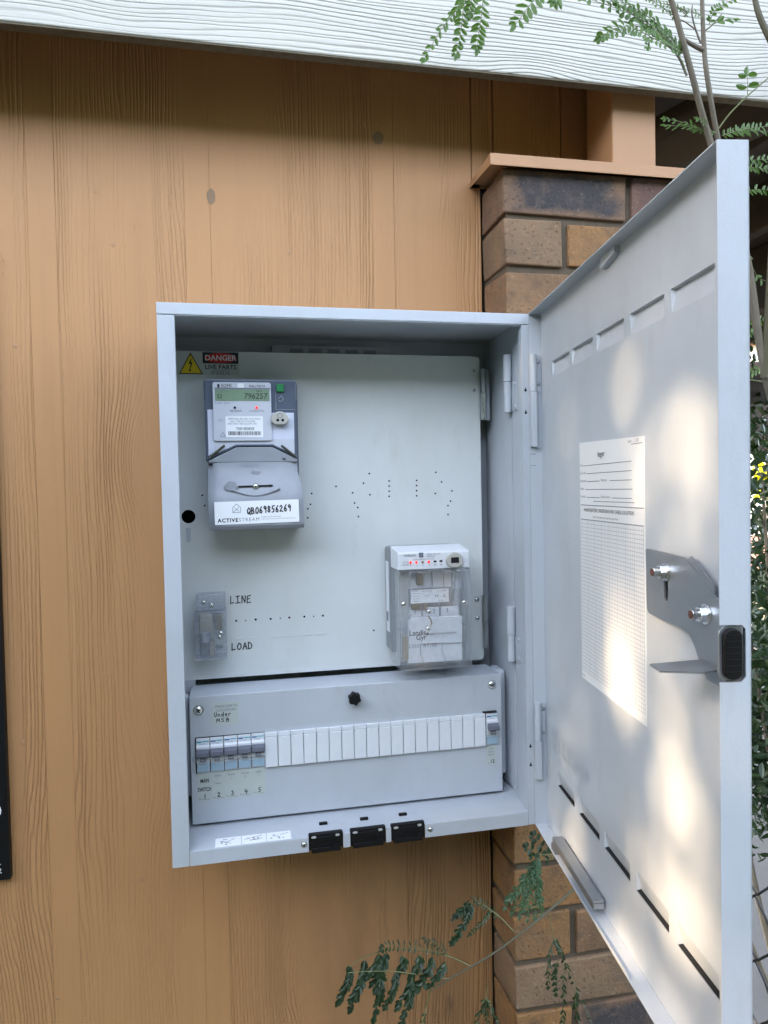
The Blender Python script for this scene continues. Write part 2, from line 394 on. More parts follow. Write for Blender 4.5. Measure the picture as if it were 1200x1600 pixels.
def rrect(x0, x1, z0, z1, r, n=4):
    p = []
    for cx, cz, a0 in ((x1-r, z1-r, 0), (x0+r, z1-r, 90), (x0+r, z0+r, 180), (x1-r, z0+r, 270)):
        for i in range(n+1):
            a = math.radians(a0+90*i/n); p.append((cx+r*math.cos(a), cz+r*math.sin(a)))
    return p
def circ(cx, cz, r, n=20, sx=1.): return [(cx+r*sx*math.cos(2*PI*i/n), cz+r*math.sin(2*PI*i/n)) for i in range(n)]
def plate(outer, holes, y0, y1, M=I4):
    """flat plate in xz with holes, as an MB"""
    bm = bmesh.new(); ed = []
    loops = [outer]+holes
    for lp in loops:
        vv = [bm.verts.new((a, y0, b)) for a, b in lp]
        ed += [bm.edges.new((vv[i], vv[(i+1) % len(vv)])) for i in range(len(vv))]
    bmesh.ops.triangle_fill(bm, edges=ed, use_beauty=True)
    bm.verts.ensure_lookup_table(); bm.verts.index_update()
    mb = MB(M); n = len(bm.verts)
    V = [tuple(v.co) for v in bm.verts]; F = [tuple(v.index for v in f.verts) for f in bm.faces]; bm.free()
    mb.add(V+[(x, y1, z) for x, y, z in V], F+[tuple(i+n for i in reversed(f)) for f in F])
    k = 0
    for lp in loops:
        m = len(lp); base = len(mb.v)
        mb.add([(a, y0, b) for a, b in lp]+[(a, y1, b) for a, b in lp], [(i, (i+1) % m, (i+1) % m+m, i+m) for i in range(m)])
    return mb
_fc = {}
def text_mb(txt, size, M, thick=.00012, align='CENTER', sx=1.0, shear=0., spacing=1.0, bold=0.):
    """printed lettering: text laid in xz of frame M, facing -y"""
    cu = bpy.data.curves.new('t', 'FONT'); cu.body = txt; cu.size = size; cu.align_x = align; cu.align_y = 'CENTER'
    cu.resolution_u = 2; cu.shear = shear; cu.space_character = spacing; cu.offset = bold
    ob = bpy.data.objects.new('t', cu); COL.objects.link(ob)
    dg = bpy.context.evaluated_depsgraph_get(); me = bpy.data.meshes.new_from_object(ob.evaluated_get(dg))
    mb = MB(M); mb.add([(v.co.x*sx, -thick, v.co.y) for v in me.vertices], [tuple(p.vertices) for p in me.polygons])
    bpy.data.objects.remove(ob); bpy.data.curves.remove(cu); bpy.data.meshes.remove(me)
    return mb
def print_text(txt, size, x, y, z, parent, mat=None, M=I4, name='lettering', **kw):
    mb = text_mb(txt, size, M @ Matrix.Translation((x, y, z)), **kw)
    return build(name, mb, mat or INK, parent)
# pen strokes for handwriting, unit box 0..1 wide, 0..1 high
PEN = {'L': [[(.1, 1), (.05, 0), (.7, .12)]], 'I': [[(.1, .95), (.8, 1)], [(.45, .97), (.45, .05)], [(0, .02), (.9, .08)]],
 'N': [[(.1, 0), (.15, 1), (.75, .05), (.85, 1)]], 'E': [[(.8, 1.05), (.1, .9), (.05, 0), (.8, .1)], [(.08, .5), (.6, .6)]],
 'O': [[(.5, .95), (.1, .6), (.15, .15), (.5, 0), (.85, .35), (.8, .8), (.5, .95), (.35, .9)]], 'A': [[(0, 0), (.45, 1), (.85, 0)], [(.15, .4), (.75, .4)]],
 'D': [[(.1, 0), (.1, 1), (.6, .85), (.85, .45), (.6, .1), (.05, .02)]], 'U': [[(.1, 1), (.12, .3), (.4, 0), (.7, .3), (.75, 1)]],
 'n': [[(.1, .6), (.15, 0)], [(.15, .4), (.45, .6), (.7, .45), (.75, 0)]], 'd': [[(.75, .35), (.4, .6), (.1, .3), (.35, 0), (.72, .25)], [(.8, 1), (.75, 0)]],
 'e': [[(.15, .3), (.7, .4), (.45, .62), (.12, .3), (.35, 0), (.75, .1)]], 'r': [[(.15, .6), (.2, 0)], [(.2, .4), (.45, .6), (.75, .55)]],
 'M': [[(.0, 0), (.15, .95), (.42, .3), (.75, .95), (.85, 0)]], 'S': [[(.8, .9), (.3, .95), (.15, .65), (.7, .4), (.65, .05), (.1, .05)]],
 'B': [[(.15, 0), (.15, .95), (.6, .9), (.65, .6), (.2, .5), (.75, .4), (.75, .08), (.15, 0)]], 'Q': [[(.5, .95), (.1, .6), (.15, .15), (.5, 0), (.85, .35), (.8, .8), (.4, .95)], [(.5, .3), (.95, -.1)]],
 '0': [[(.5, .95), (.15, .6), (.2, .12), (.55, 0), (.85, .4), (.75, .85), (.5, .95)]], '1': [[(.45, 1), (.45, 0)]],
 '2': [[(.1, .75), (.45, 1), (.75, .7), (.1, .05), (.5, .12), (.9, .0)]], '3': [[(.1, .9), (.6, .95), (.35, .55), (.75, .35), (.5, 0), (.05, .1)]],
 '4': [[(.2, 1), (.1, .4), (.85, .45)], [(.65, .9), (.6, 0)]], '5': [[(.85, 1), (.3, .95), (.2, .55), (.65, .5), (.6, .08), (.1, .0)]],
 '6': [[(.7, 1), (.25, .6), (.15, .15), (.5, 0), (.75, .25), (.5, .5), (.2, .3)]], '8': [[(.7, .85), (.35, .95), (.25, .65), (.75, .3), (.5, 0), (.15, .25), (.7, .7), (.7, .85)]],
 '9': [[(.75, .75), (.4, .55), (.2, .8), (.5, 1), (.78, .8), (.65, 0)]], '.': [[(.35, .0), (.5, .08)]], ' ': []}
def hand(txt, x, z, w, h, y, pw, M=I4, gap=1.15, drift=0.):
    mb = MB(M); rr = random.Random(txt)
    for i, ch in enumerate(txt):
        ox = x+i*w*gap+rr.uniform(-.04, .04)*w; oz = z+drift*i+rr.uniform(-.05, .05)*h
        for st in PEN.get(ch, []):
            mb.stroke([(ox+a*w, oz+b*h) for a, b in st], pw, y-.0001, y)
    return mb
# =================================================================== GROUND AND HOUSE
GZ = -1.0
def R(u0, v0, u1, v1, y):
    a = onY(u0, v0, y); b = onY(u1, v0, y); c = onY(u0, v1, y); d = onY(u1, v1, y)
    return ((a.x+c.x)/2, (b.x+d.x)/2, (c.z+d.z)/2, (a.z+b.z)/2)
def soil():
    k = NT('mown_grass_ground'); p = k.pos(); a = k.noise(p, 6, 5, .7)
    k.l(k.mix(a, (.06, .07, .035), (.14, .13, .08)), k.b.inputs['Base Color']); k.b.inputs['Roughness'].default_value = .95; return k.m
def conc():
    k = NT('concrete_ground'); p = k.pos()
    a = k.noise(p, 1.3, 5, .6); b = k.noise(p, 40, 4, .6)
    c = k.mix(a, (.13, .12, .115), (.19, .18, .17)); c = k.mix(k.math('MULTIPLY', b, .35), c, (.09, .08, .075))
    k.l(c, k.b.inputs['Base Color']); k.b.inputs['Roughness'].default_value = .9; k.bump(b, .5, .004); return k.m
g = MB(); g.box(-60, 60, -60, 60, GZ-.1, GZ); tag(build('ground', g, soil()), kind='structure')
tag(build('path', MB().box(.62, 5.5, -3, 9, GZ+.004, GZ+.03), conc()), kind='structure')

wall = empty('timber_wall', (-1, .03, GZ), 'tan painted timber cladding wall of wide grooved vertical boards behind the grey cabinet', 'wall')
ZT = 1.45
def plank(x0, x1, z0, z1, y, m, bev=.0015):
    return build('plank', MB().box(x0, x1, y, .02, z0, z1), m, wall, bevel=bev)
wide = [(-.9, -.46), (-.42, -.2185), (-.1754, .0297), (.0722, .3553)]
for a, b in wide: plank(a+.0002, b-.0002, GZ, ZT, 0, WALL, .0004)
for a, b in [(-.46, -.42), (-.2185, -.1754), (.0297, .0722), (.3553, .3953)]: plank(a+.0001, b-.0001, GZ, ZT, .0005, WALLS, .0002)
build('plank', MB().prism([(.3956, GZ), (.5595, GZ), (.5595, 1.1010), (.5418, 1.1010), (.5418, ZT), (.3956, ZT)], 0, .02), WALL, wall, bevel=.0006)
plank(.5437, .585, 1.104, ZT, .001, WALL); plank(.5865, .72, 1.104, ZT, 0, WALL); plank(.7215, .86, 1.104, ZT, 0, TANP)
for i in range(8): plank(-.94-.325*i-.285, -.94-.325*i, GZ, ZT, 0, WALL)
for i in range(8): plank(-.94-.325*i+.0012, -.94-.325*i+.0388, GZ, ZT, .0005, WALLS, .0002)
build('backing', MB().box(-3.6, .86, .021, .06, GZ, ZT), VOID, wall)
# paint-filled knots, nail heads, drips
rr = random.Random(3)
for u, v, sx, sz in ((330, 307, 7, 13), (591, 216, 9.5, 11)):
    c = onY(u, v, 0); s = 1.17/1120
    poly = [(c.x+sx*s*math.cos(t)*rr.uniform(.85, 1.1), c.z+sz*s*math.sin(t)*rr.uniform(.88, 1.08)) for t in [i*2*PI/12 for i in range(12)]]
    build('knot', MB().prism(poly, -.0004, .0005), FILLER, wall)
for u, v, r in ((24, 541, 4), (177, 383, 4), (36, 1161, 5), (223, 1375, 5), (452, 395, 4), (90, 1560, 3), (150, 300, 3), (250, 620, 3)):
    c = onY(u, v, 0); build('nail_head', MB().dome((c.x, .0004, c.z), (0, -1, 0), r*.001, .0010), TANP, wall, smooth=True)

# black notice panel cut by the left edge of the picture
sg = empty('notice_board', (-.40, -.003, -.085), 'black painted panel with white lettering fixed on the tan wall at far left', 'panel')
build('board', MB().box(-.75, -.2755, -.014, -.0005, -.0855, .95), BLACK, sg, bevel=.001)
for v, t, s in ((1265, ')', .022), (1361, '2', .012), (1350, '-', .01)):
    c = onY(0, v, -.014)
    print_text(t, s, c.x, -.0142, c.z, sg, mat=WHITE)

FYF = -.150; FZ = onY(600, 97, FYF).z
fa = empty('fascia_board', (.4, FYF+.01, FZ), 'weathered white painted roof fascia board above the tan wall', 'fascia board')
build('board', MB().box(-2.5, 3.2, FYF, FYF+.019, FZ+.0025, 1.50), FASC, fa, bevel=.0025)
build('bottom_edge', MB().box(-2.5, 3.2, FYF+.001, FYF+.018, FZ, FZ+.0024), EDGE, fa)  # darker brown strip along the board's bottom edge
rf = empty('house_roof', (0, 0, 1.38), 'dark corrugated roof sheet over rafters behind the white fascia', 'roof')
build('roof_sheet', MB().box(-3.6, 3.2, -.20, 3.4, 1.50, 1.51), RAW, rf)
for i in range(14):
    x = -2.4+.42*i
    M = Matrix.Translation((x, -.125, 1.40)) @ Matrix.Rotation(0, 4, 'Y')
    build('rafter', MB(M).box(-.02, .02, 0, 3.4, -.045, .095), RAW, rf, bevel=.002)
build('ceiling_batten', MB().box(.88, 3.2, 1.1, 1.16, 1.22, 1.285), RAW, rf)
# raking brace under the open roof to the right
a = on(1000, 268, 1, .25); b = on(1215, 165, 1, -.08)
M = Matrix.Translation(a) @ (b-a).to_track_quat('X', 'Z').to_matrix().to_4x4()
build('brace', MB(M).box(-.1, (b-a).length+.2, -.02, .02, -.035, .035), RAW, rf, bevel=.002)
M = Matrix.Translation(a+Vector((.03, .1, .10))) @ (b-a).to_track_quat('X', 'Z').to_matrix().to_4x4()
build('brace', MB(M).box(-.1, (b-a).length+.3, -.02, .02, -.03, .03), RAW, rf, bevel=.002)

po = empty('timber_post', (.81, -.07, 1.10), 'short square tan painted timber post standing on the brick pier cap', 'post')
build('shaft', MB().box(.7665, .851, -.108, -.014, 1.1045, 1.45), TANP, po, bevel=.003)

# ---- brick pier
pier = empty('brick_pier', (.74, -.05, GZ), 'brick pier of mottled tan and burnt bricks with tan metal cap, right of the cabinet', 'brick pier')
X0, X1, Y0, Y1, PITCH_B, HB = .5625, .9845, -.11, .03, .0868, .0765
build('mortar_core', MB().box(X0+.006, X1-.004, Y0+.007, Y1, GZ, 1.0865), MORTAR, pier)
vars_ = {}
for wv in (.228, .106, .184, .062):
    for s in range(3):
        q = random.Random(int(wv*1000)+s)
        mb = MB().box(-wv/2, wv/2, -.055, .055, -HB/2, HB/2)
        mb.v = [v + Vector((q.uniform(-.0018, .0018), q.uniform(-.0015, .0015), q.uniform(-.0022, .0022))) for v in mb.v]
        vars_[(wv, s)] = mb
meshes = {}
bi = 0; q = random.Random(11)
zt = 1.0860
for k in range(24):
    zc = zt-HB/2-.001-k*PITCH_B
    if k in (0,): lay = [(.228, 3), (.184, 4)]
    elif k == 1: lay = [(.106, 2), (.228, 1), (.062, 0)]
    elif k == 2: lay = [(.228, 0), (.184, 2)]
    elif k % 2: lay = [(.106, q.choice((1, 1, 2))), (.228, 3 if k in (17, 19) else q.choice((0, 0, 1, 2))), (.062, q.choice((0, 2)))]
    else: lay = [(.228, q.choice((0, 0, 1))), (.184, 3 if k == 16 else q.choice((0, 2, 4)))]
    if k == 16: lay = [(.228, 2), (.184, 3)]
    if k == 17: lay = [(.106, 1), (.228, 3), (.062, 0)]
    if k == 18: lay = [(.228, 4), (.184, 1)]
    x = X0
    for wv, mi in lay:
        if zc-HB/2 < GZ: break
        vi = (wv, q.choice([0, 1, 2])); key = (vi, mi)
        if key not in meshes:
            o = build('brick', MB().add([tuple(v) for v in vars_[vi].v], vars_[vi].f), BR[mi], pier, bevel=.0026, seg=2, origin=(0, 0, 0)); meshes[key] = o
        else:
            o = meshes[key].copy(); COL.objects.link(o); WORLD[o.name] = I4
        o.matrix_local = WORLD[pier.name].inverted() @ Matrix.Translation((x+wv/2, Y0+.055+q.uniform(-.001, .0012), zc)) @ Matrix.Rotation(q.choice((0, PI)), 4, 'Y') @ Matrix.Rotation(q.uniform(-.006, .006), 4, 'Y')
        x += wv+.010
cap = MB()
cx0, cx1 = .5335, .996
cap.add([(cx0, -.126, 1.0985), (cx1, -.126, 1.0985), (cx1, .0, 1.1015), (.5400, .0, 1.1015),
         (cx0, -.126, 1.0800), (cx1, -.126, 1.0800), (cx1, 0, 1.0960), (.5400, 0, 1.0935)],
        [(0, 1, 2, 3), (0, 4, 5, 1), (3, 7, 4, 0), (1, 5, 6, 2), (2, 6, 7, 3)])
o = build('metal_cap', cap, TANP, pier); md = o.modifiers.new('s', 'SOLIDIFY'); md.thickness = .0014; md.offset = 1
md = o.modifiers.new('b', 'BEVEL'); md.width = .0008; md.segments = 2

# =================================================================== CABINET
cab = empty('meter_cabinet', (W/2, -D/2, 0), 'grey steel electrical meter cabinet with open door mounted on the tan wall', 'electrical cabinet')
T = .0015
build('back_panel', MB().box(0, W, -.012, -.0105, .0, H), BOX, cab)
build('side_panel', MB().box(0, T, -D+.003, -.013, 0, H-T), BOX, cab)
build('side_panel', MB().box(W-T, W, -D+.003, -.013, 0, H-T), BOX, cab)
build('top_panel', MB().box(0, W, -D+.001, -.0105, H-T, H), BOX, cab)
build('top_lining', MB().box(.002, W-.002, -D+.02, -.014, H-.006, H-T-.0002), BOX, cab)
# hinge-side lining in two pieces with the dark seam between
build('side_lining', MB().box(W-.0055, W-T-.0002, -.1475, -.03, .030, H-.05), BOX, cab, bevel=.0008)
build('side_lining', MB().box(W-.0055, W-T-.0002, -D+.014, -.1515, .022, H-.007), BOX, cab, bevel=.0008)
build('seam', MB().box(W-.0022, W-T-.0001, -.1514, -.1476, .030, H-.05), VOID, cab)
# front frame
build('front_rim', MB().box(-.0008, W, -D-.0012, -D, H-.0165, H), BOX, cab, bevel=.0012)
build('front_rim', MB().box(-.0005, .0235, -D-.0004, -D+.001, -.0005, H-.0172), BOX, cab, bevel=.0007)
build('front_rim', MB().box(W-.0115, W, -D-.0004, -D+.001, .0, H-.0172), BOX, cab, bevel=.0007)
build('rim_return', MB().box(.0222, .0234, -D+.0012, -D+.013, .022, H-.018), BOX, cab)
build('rim_return', MB().box(W-.0115, W-.0103, -D+.0012, -D+.013, .022, H-.018), BOX, cab)
build('rim_return', MB().box(.024, W-.013, -D+.0002, -D+.014, H-.0178, H-.0166), BOX, cab)
# floor tray with front lip and three cable cut-outs
cuts = [(.1968, .2492), (.2600, .3156), (.3237, .3776)]
ys = -D+.0105
tray = MB().box(T+.0002, W-T-.0002, ys, -.013, .0195, .0210)
xs = [T+.0002]+[q for c in cuts for q in c]+[W-T-.0002]
for i in range(0, 8, 2): tray.box(xs[i], xs[i+1], -D+.0012, ys, .0195, .0210)
build('floor_tray', tray, BOX, cab)
xs[0] = .0240; xs[-1] = W-.0118
for i in range(0, 8, 2): build('front_lip', MB().box(xs[i], xs[i+1], -D-.0002, -D+.0011, -.0006, .0209), BOX, cab, bevel=.0005)
for i, (a, b) in enumerate(cuts):
    gl = build('cable_gland_plate', MB().box(a+.0003, b-.0003, -D+.0015, -D+.0090, -.0005, .0250), BLACK, cab, bevel=.0018)
    build('clip_tab', MB().box((a+b)/2-.006, (a+b)/2+.007, -.1745, -.1690, .0205, .0245), BLACK, gl, bevel=.0008)
    build('raised_web', MB().prism([(a+.011, .020), (b-.011, .021), (b-.014, .0135), (a+.014, .0125)], -D-.0006, -D+.003), BLACK, gl, bevel=.0008)
    for sx_ in (a+.008, b-.009):
        e = MB(); e.prism(circ(sx_, .0200, .0019, 14, 2.1), -D+.0012, -D+.0025); build('slot_window', e, LMID, gl)
    m = MB(); m.box(a+.004, b-.004, -D-.001, -D+.006, -.0035, .004); m.cyl((b-.010, -D-.002, .003), (b-.010, -D+.006, .003), .0055, 12); m.cyl((a+.010, -D-.0015, .000), (a+.010, -D+.006, .000), .0040, 12)
    build('clamp_jaw', m, BLACK, gl, bevel=.0008)
    build('tie_plate', MB().box(b-.024, b-.004, -D-.0012, -D+.001, .0055, .0062), BLACK, gl)
def screw(x, y, z, r, parent, mat=CHROME, name='screw', N=(0, -1, 0), cross=True):
    N = Vector(N); q = N.to_track_quat('Z', 'Y'); c = Vector((x, y, z))
    o = build(name, MB().cyl(c, c+N*r*.12, r*1.25, 18).dome(c+N*r*.1, N, r, r*.55, 18, 5), mat, parent, smooth=True)
    if cross:
        M = Matrix.Translation(c+N*r*.56) @ q.to_matrix().to_4x4() @ Matrix.Rotation(.5, 4, 'Z')
        build('cross_recess', MB(M).box(-r*.6, r*.6, -r*.11, r*.11, 0, r*.13).box(-r*.11, r*.11, -r*.6, r*.6, 0, r*.125), VOID, o)
    return o
screw(.1896, -D-.0002, .0115, .0036, cab); screw(.3860, -D-.0002, .0117, .0036, cab)
for z in (.6935, .6583, .1265, .0965):
    h = MB(); h.prism(circ(W-.0062, z, .0021, 12), -D-.0006, -D); h.prism([(W-.0070, z+.001), (W-.0054, z+.001), (W-.0054, z+.0042), (W-.0070, z+.0042)], -D-.0007, -D)
    build('keyhole', h, VOID, cab)
screw(W-.0035, -D+.004, .012, .0022, cab, cross=False)
for a, b, t in ((.0597, .0975, 0), (.0985, .1345, 1), (.1355, .1715, 2)):
    st = build('pictogram_sticker', MB().box(a, b, -.2068, -.1795, .02105, .02125), WHITE, cab)
    m = MB(Matrix(((1, 0, 0, 0), (0, 0, 1, 0), (0, 1, 0, 0), (0, 0, 0, 1))))  # strokes in xy at given z
    q_ = random.Random(t+40)
    cx = (a+b)/2; cy = -.193
    L_ = [[(cx-.012, cy+.003), (cx-.002, cy-.001), (cx+.009, cy+.008)], [(cx-.008, cy+.001), (cx+.004, cy-.006)]]
    if t == 1: L_ = [[(cx-.014, cy+.001), (cx-.004, cy+.003), (cx+.012, cy+.009)], [(cx-.006, cy-.003), (cx+.008, cy-.003), (cx+.012, cy)], [(cx-.002, cy+.005), (cx+.003, cy-.005)]]
    if t == 2: L_ = [[(cx-.008, cy), (cx-.001, cy+.001)], [(cx, cy-.006), (cx+.001, cy-.002)], [(cx+.002, cy+.004), (cx+.014, cy+.007)]]
    for s_ in L_: m.stroke(s_, .0009, .0213, .0214)
    for dd in range(6): m.prism(circ(cx+q_.uniform(-.012, .008), cy+q_.uniform(-.008, .008), q_.uniform(.0008, .0019), 8), .0213, .0214)
    build('pictogram', m, GINK, st)

# ---- meter panel (hinged), holes, writing
PY = -.0615
round_hole = circ(.0262, .5040, .0111, 28)
mp = build('meter_panel', plate(rrect(.0045, .5305, .2345, .7735, .0055), [round_hole], PY, PY+.0015), PANEL, cab)
build('panel_fold', MB().box(.005, .024, PY+.0016, PY+.02, .2345, .236).box(.0045, .030, PY-.0008, PY-.0001, .215, .2342), BOX, mp)
build('dark_cavity', MB().box(.003, .06, -.030, -.028, .47, .54), VOID, mp)
build('latch_tab', MB().box(.0225, .0292, PY-.0022, PY, .4625, .4855), BOX, mp, bevel=.0008)
hl = MB()
def dot(u, v, r): c = onY(u, v, PY); hl.prism(circ(c.x, c.z, r, 10), PY-.00012, PY+.0001)
for u, v in ((577, 740), (568, 755), (551, 770), (554, 786), (559, 793), (560, 807), (578, 773), (681, 738), (690, 753), (706, 767), (680, 771), (704, 783), (700, 790), (700, 804), (487, 771), (485, 788), (481, 795), (481, 809), (525, 760), (316, 774), (320, 790), (584, 985)): dot(u, v, .0016)
for u in (608, 651):
    for k in range(4): dot(u, 751.5+8.0*k+(0 if u == 608 else -.8), .0016)
for u, v, r in ((369, 970, .0018), (384, 969.5, .0012), (399.5, 968, .0020), (423, 967, .0019), (438, 966, .0012), (452, 965, .0019), (475.5, 963.5, .0019), (490, 963, .0012), (504.5, 962, .0019)): dot(u, v, r)
for k, (a, b, c_) in enumerate(((405, 405, 1), (673, 672, 1))): pass
o = build('drilled_hole', hl, VOID, mp); tag(o, kind='stuff')
for u, v in ((374, 998), (395, 996.5), (428, 995), (450, 994), (481, 991.5), (502, 990.5)):
    c = onY(u, v, PY); build('knockout_tab', MB().box(c.x-.0065, c.x+.0065, PY-.0011, PY, c.z-.0006, c.z+.0012), PANEL, mp)
for u, v in ((740, 580), (740, 610)): c = onY(u, v, PY); screw(c.x, PY-.0002, c.z, .0030, mp, cross=False); build('socket', MB().cyl((c.x, PY-.0022, c.z), (c.x, PY-.0016, c.z), .0013, 8), VOID, mp)
for u, v in ((745, 937), (746, 966)): c = onY(u, v, PY); screw(c.x, PY-.0002, c.z, .0034, mp, cross=False); build('socket', MB().cyl((c.x, PY-.0024, c.z), (c.x, PY-.0017, c.z), .0015, 8), VOID, mp)
build('lettering', hand('LINE', .0893, .3575, .0078, .0120, PY-.0001, .0017), INK, mp)
build('lettering', hand('LOAD', .0898, .2800, .0078, .0112, PY-.0001, .0018), INK, mp)
# danger label
dl = build('danger_label', MB().box(.0150, .1138, PY-.0003, PY-.00005, .7350, .7728), plain('pale_sticker', (.52, .54, .52), .4), mp)
x0, x1, z0, z1 = .0555, .1128, .7540, .7722
build('black_band', MB().box(x0, x1, PY-.0006, PY-.0003, z0, z1), INK, dl)
build('red_oval', MB().prism(circ((x0+x1)/2, (z0+z1)/2, .0080, 28, 3.2), PY-.0009, PY-.0006), RED, dl)
print_text('DANGER', .0125, (x0+x1)/2, PY-.001, (z0+z1)/2-.0004, dl, mat=WHITE, bold=.0002)
print_text('LIVE PARTS', .0102, (x0+x1)/2, PY-.0004, .7478, dl, bold=.0002)
print_text('INSIDE', .0102, (x0+x1)/2, PY-.0004, .7392, dl, mat=GINK)
tri = [(.0175, .7362), (.0568-.001, .7362), (.0365, .7712)]
build('warning_triangle', MB().prism(tri, PY-.0006, PY-.0003), INK, dl)
cxx = sum(p[0] for p in tri)/3; czz = sum(p[1] for p in tri)/3
build('triangle_fill', MB().prism([(cxx+(a-cxx)*.86, czz+(b-czz)*.86) for a, b in tri], PY-.0009, PY-.0006), YEL, dl)
bolt_ = MB(); bolt_.prism([(.0382, .7640), (.0330, .7530), (.0362, .7530), (.0345, .7432), (.0325, .7440), (.0352, .7392), (.0372, .7440), (.0357, .7436), (.0395, .7552), (.0368, .7550)], PY-.0012, PY-.0009)
build('lightning_flash', bolt_, INK, dl)

# hinge barrels
def barrel(name, p, z1, zm, z0, r, parent, mat1=BOX, mat2=BOX):
    x, y = p
    build(name, MB().cyl((x, y, zm+.0004), (x, y, z1), r, 18), mat1, parent, smooth=True)
    build(name, MB().cyl((x, y, z0), (x, y, zm-.0004), r*.92, 18), mat2, parent, smooth=True)
a = onY(755, 577, -.068); m_ = onY(756, 614, -.068); b = onY(757, 656, -.068)
barrel('hinge_barrel', (a.x, -.068), a.z, m_.z, b.z, .0052, cab, ZINC, CHROME)
build('hinge_leaf', MB().box(a.x-.004, a.x+.013, -.062, -.0605, b.z, a.z), BOX, cab)
a = onY(758, 930, -.068); m_ = onY(759, 972, -.068); b = onY(759, 1012, -.068)
barrel('hinge_barrel', (a.x, -.068), a.z, m_.z, b.z, .0060, cab, ZINC, ZINC)
for z1, zm, z0 in ((.7590, .7150, .6655), (.3430, .2965, .2520)):
    barrel('hinge_barrel', (W-.0135, -.1525), z1, zm, z0, .0070, cab, BOX, BOX)
    zz1, zz0 = (zm, z0)
    build('hinge_leaf', MB().box(W-.0072, W-.0056, -.178, -.1525, zz0+.001, zz1-.001), BOX, cab, bevel=.0004)
    for z in (zm-.006, z0+.007): build('rivet', MB().dome((W-.0072, -.170, z), (-1, 0, 0), .0036, .0022), BOX, cab, smooth=True)
build('mounting_rail', MB().box(.17, .37, -.035, -.012, .790, .7915).box(.17, .37, -.035, -.034, .776, .790), ZINC, cab)
for k in range(5): build('rail_slot', MB().box(.20+.032*k, .222+.032*k, -.0362, -.0351, .779, .786), LGREY, cab)

# ---- escutcheon
EY = -.135
ex0, ex1, ez0, ez1 = .0240, .5345, .0262, .2262
es = build('escutcheon', MB().box(ex0, ex1, EY, EY+.0015, ez0, ez1).box(ex0, ex0+.0015, EY+.0016, -.078, ez0, ez1).box(ex1-.0015, ex1, EY+.0016, -.078, ez0, ez1).box(ex0+.0016, ex1-.0016, EY+.0016, -.0635, ez1-.0015, ez1).box(ex0+.0016, ex1-.0016, EY+.0016, -.078, ez0, ez0+.0015), BOX, cab, bevel=.0013, seg=3)
build('mounting_frame', MB().box(.5365, .5525, -.110, -.070, .044, .2262), BOX, cab, bevel=.005, seg=3)
build('mounting_frame', MB().box(.0030, .0225, -.112, -.09, .060, .222), BOX, cab, bevel=.005, seg=3)
screw(.0375, EY-.0002, .2052, .0064, es); screw(.5176, EY-.0002, .2098, .0060, es)
build('star_knob', MB().cyl((.281, EY, .2078), (.281, EY-.006, .2078), .005, 16).prism([(.281+(.0112 if i % 2 else .0086)*math.cos(i*PI/6+.2), .2078+(.0112 if i % 2 else .0086)*math.sin(i*PI/6+.2)) for i in range(12)], EY-.018, EY-.005), BLACK, es, bevel=.0016)
zb0, zb1 = .1072, .1618
for k in range(18):
    pw = (.5043-.1376)/18; a = .1376+pw*k; dz = .0001*k
    build('blank_cover', MB().box(a+.0005, a+pw-.0005, EY-.0055, EY, zb0+dz*.3, zb1-.0072+dz*.3).box(a+.0003, a+pw-.0003, EY-.0042, EY, zb1-.0068+dz*.3, zb1+dz*.3), WPLAS, es, bevel=.0007)
e_ = build('earth_label', MB().box(.0575, .0985, EY-.0003, EY-.00005, .1785, .2150), LABEL, es)
print_text('MAIN EARTH', .0058, .0800, EY-.0004, .2085, e_, mat=GINK); print_text('LOCATION', .0058, .0800, EY-.0004, .2025, e_, mat=GINK)
build('lettering', hand('Under', .0612, .1925, .0046, .0068, EY-.0004, .0010), INK, e_)
build('lettering', hand('MSB', .0640, .1842, .0062, .0060, EY-.0004, .0010), INK, e_)
bw = (.1374-.0322)/5
names = [('MAIN', 'SWITCH'), ('Stove', '/', 'Hws'), ('Power', '- 1 -'), ('Power', '- 2 -'), ('Light', '- 1 -')]
for k in range(5):
    a = .0325+bw*k
    s_ = build('circuit_label', MB().box(a, a+bw-.0003, EY-.0003, EY-.00005, .0620+.0004*k, .1062), LABEL, es)
    cx = a+bw/2
    if k == 0:
        print_text('MAIN', .0088, cx+.001, EY-.0004, .0935, s_, sx=.62, mat=INK, bold=.0002); print_text('SWITCH', .0088, cx+.0005, EY-.0004, .0800, s_, sx=.62, mat=INK, bold=.0002)
    else:
        for j, t in enumerate(names[k]): print_text(t, .0052, cx, EY-.0004, .1000-.0060*j, s_, mat=GINK, sx=.85)
    print_text('No.', .0036, cx-.0058, EY-.0004, .0655+.0004*k, s_, mat=GINK)
    build('number', hand(str(k+1), cx-.0015, .0660+.0004*k, .0052, .0070, EY-.0004, .0011).stroke([(cx-.002, .0641+.0004*k), (cx+.0085, .0641+.0004*k)], .0003, EY-.0004, EY-.0003), INK, s_)
s_ = build('circuit_label', MB().box(.5058, .5232, EY-.0003, EY-.00005, .0735, .1045), LABEL, es)
for j, t in enumerate(('Hot', 'Water', 'System')): print_text(t, .0046, .5145, EY-.0004, .1005-.0052*j, s_, mat=GINK, sx=.8)
build('number', hand('.12', .5085, .0760, .0036, .0058, EY-.0004, .0010), INK, s_)

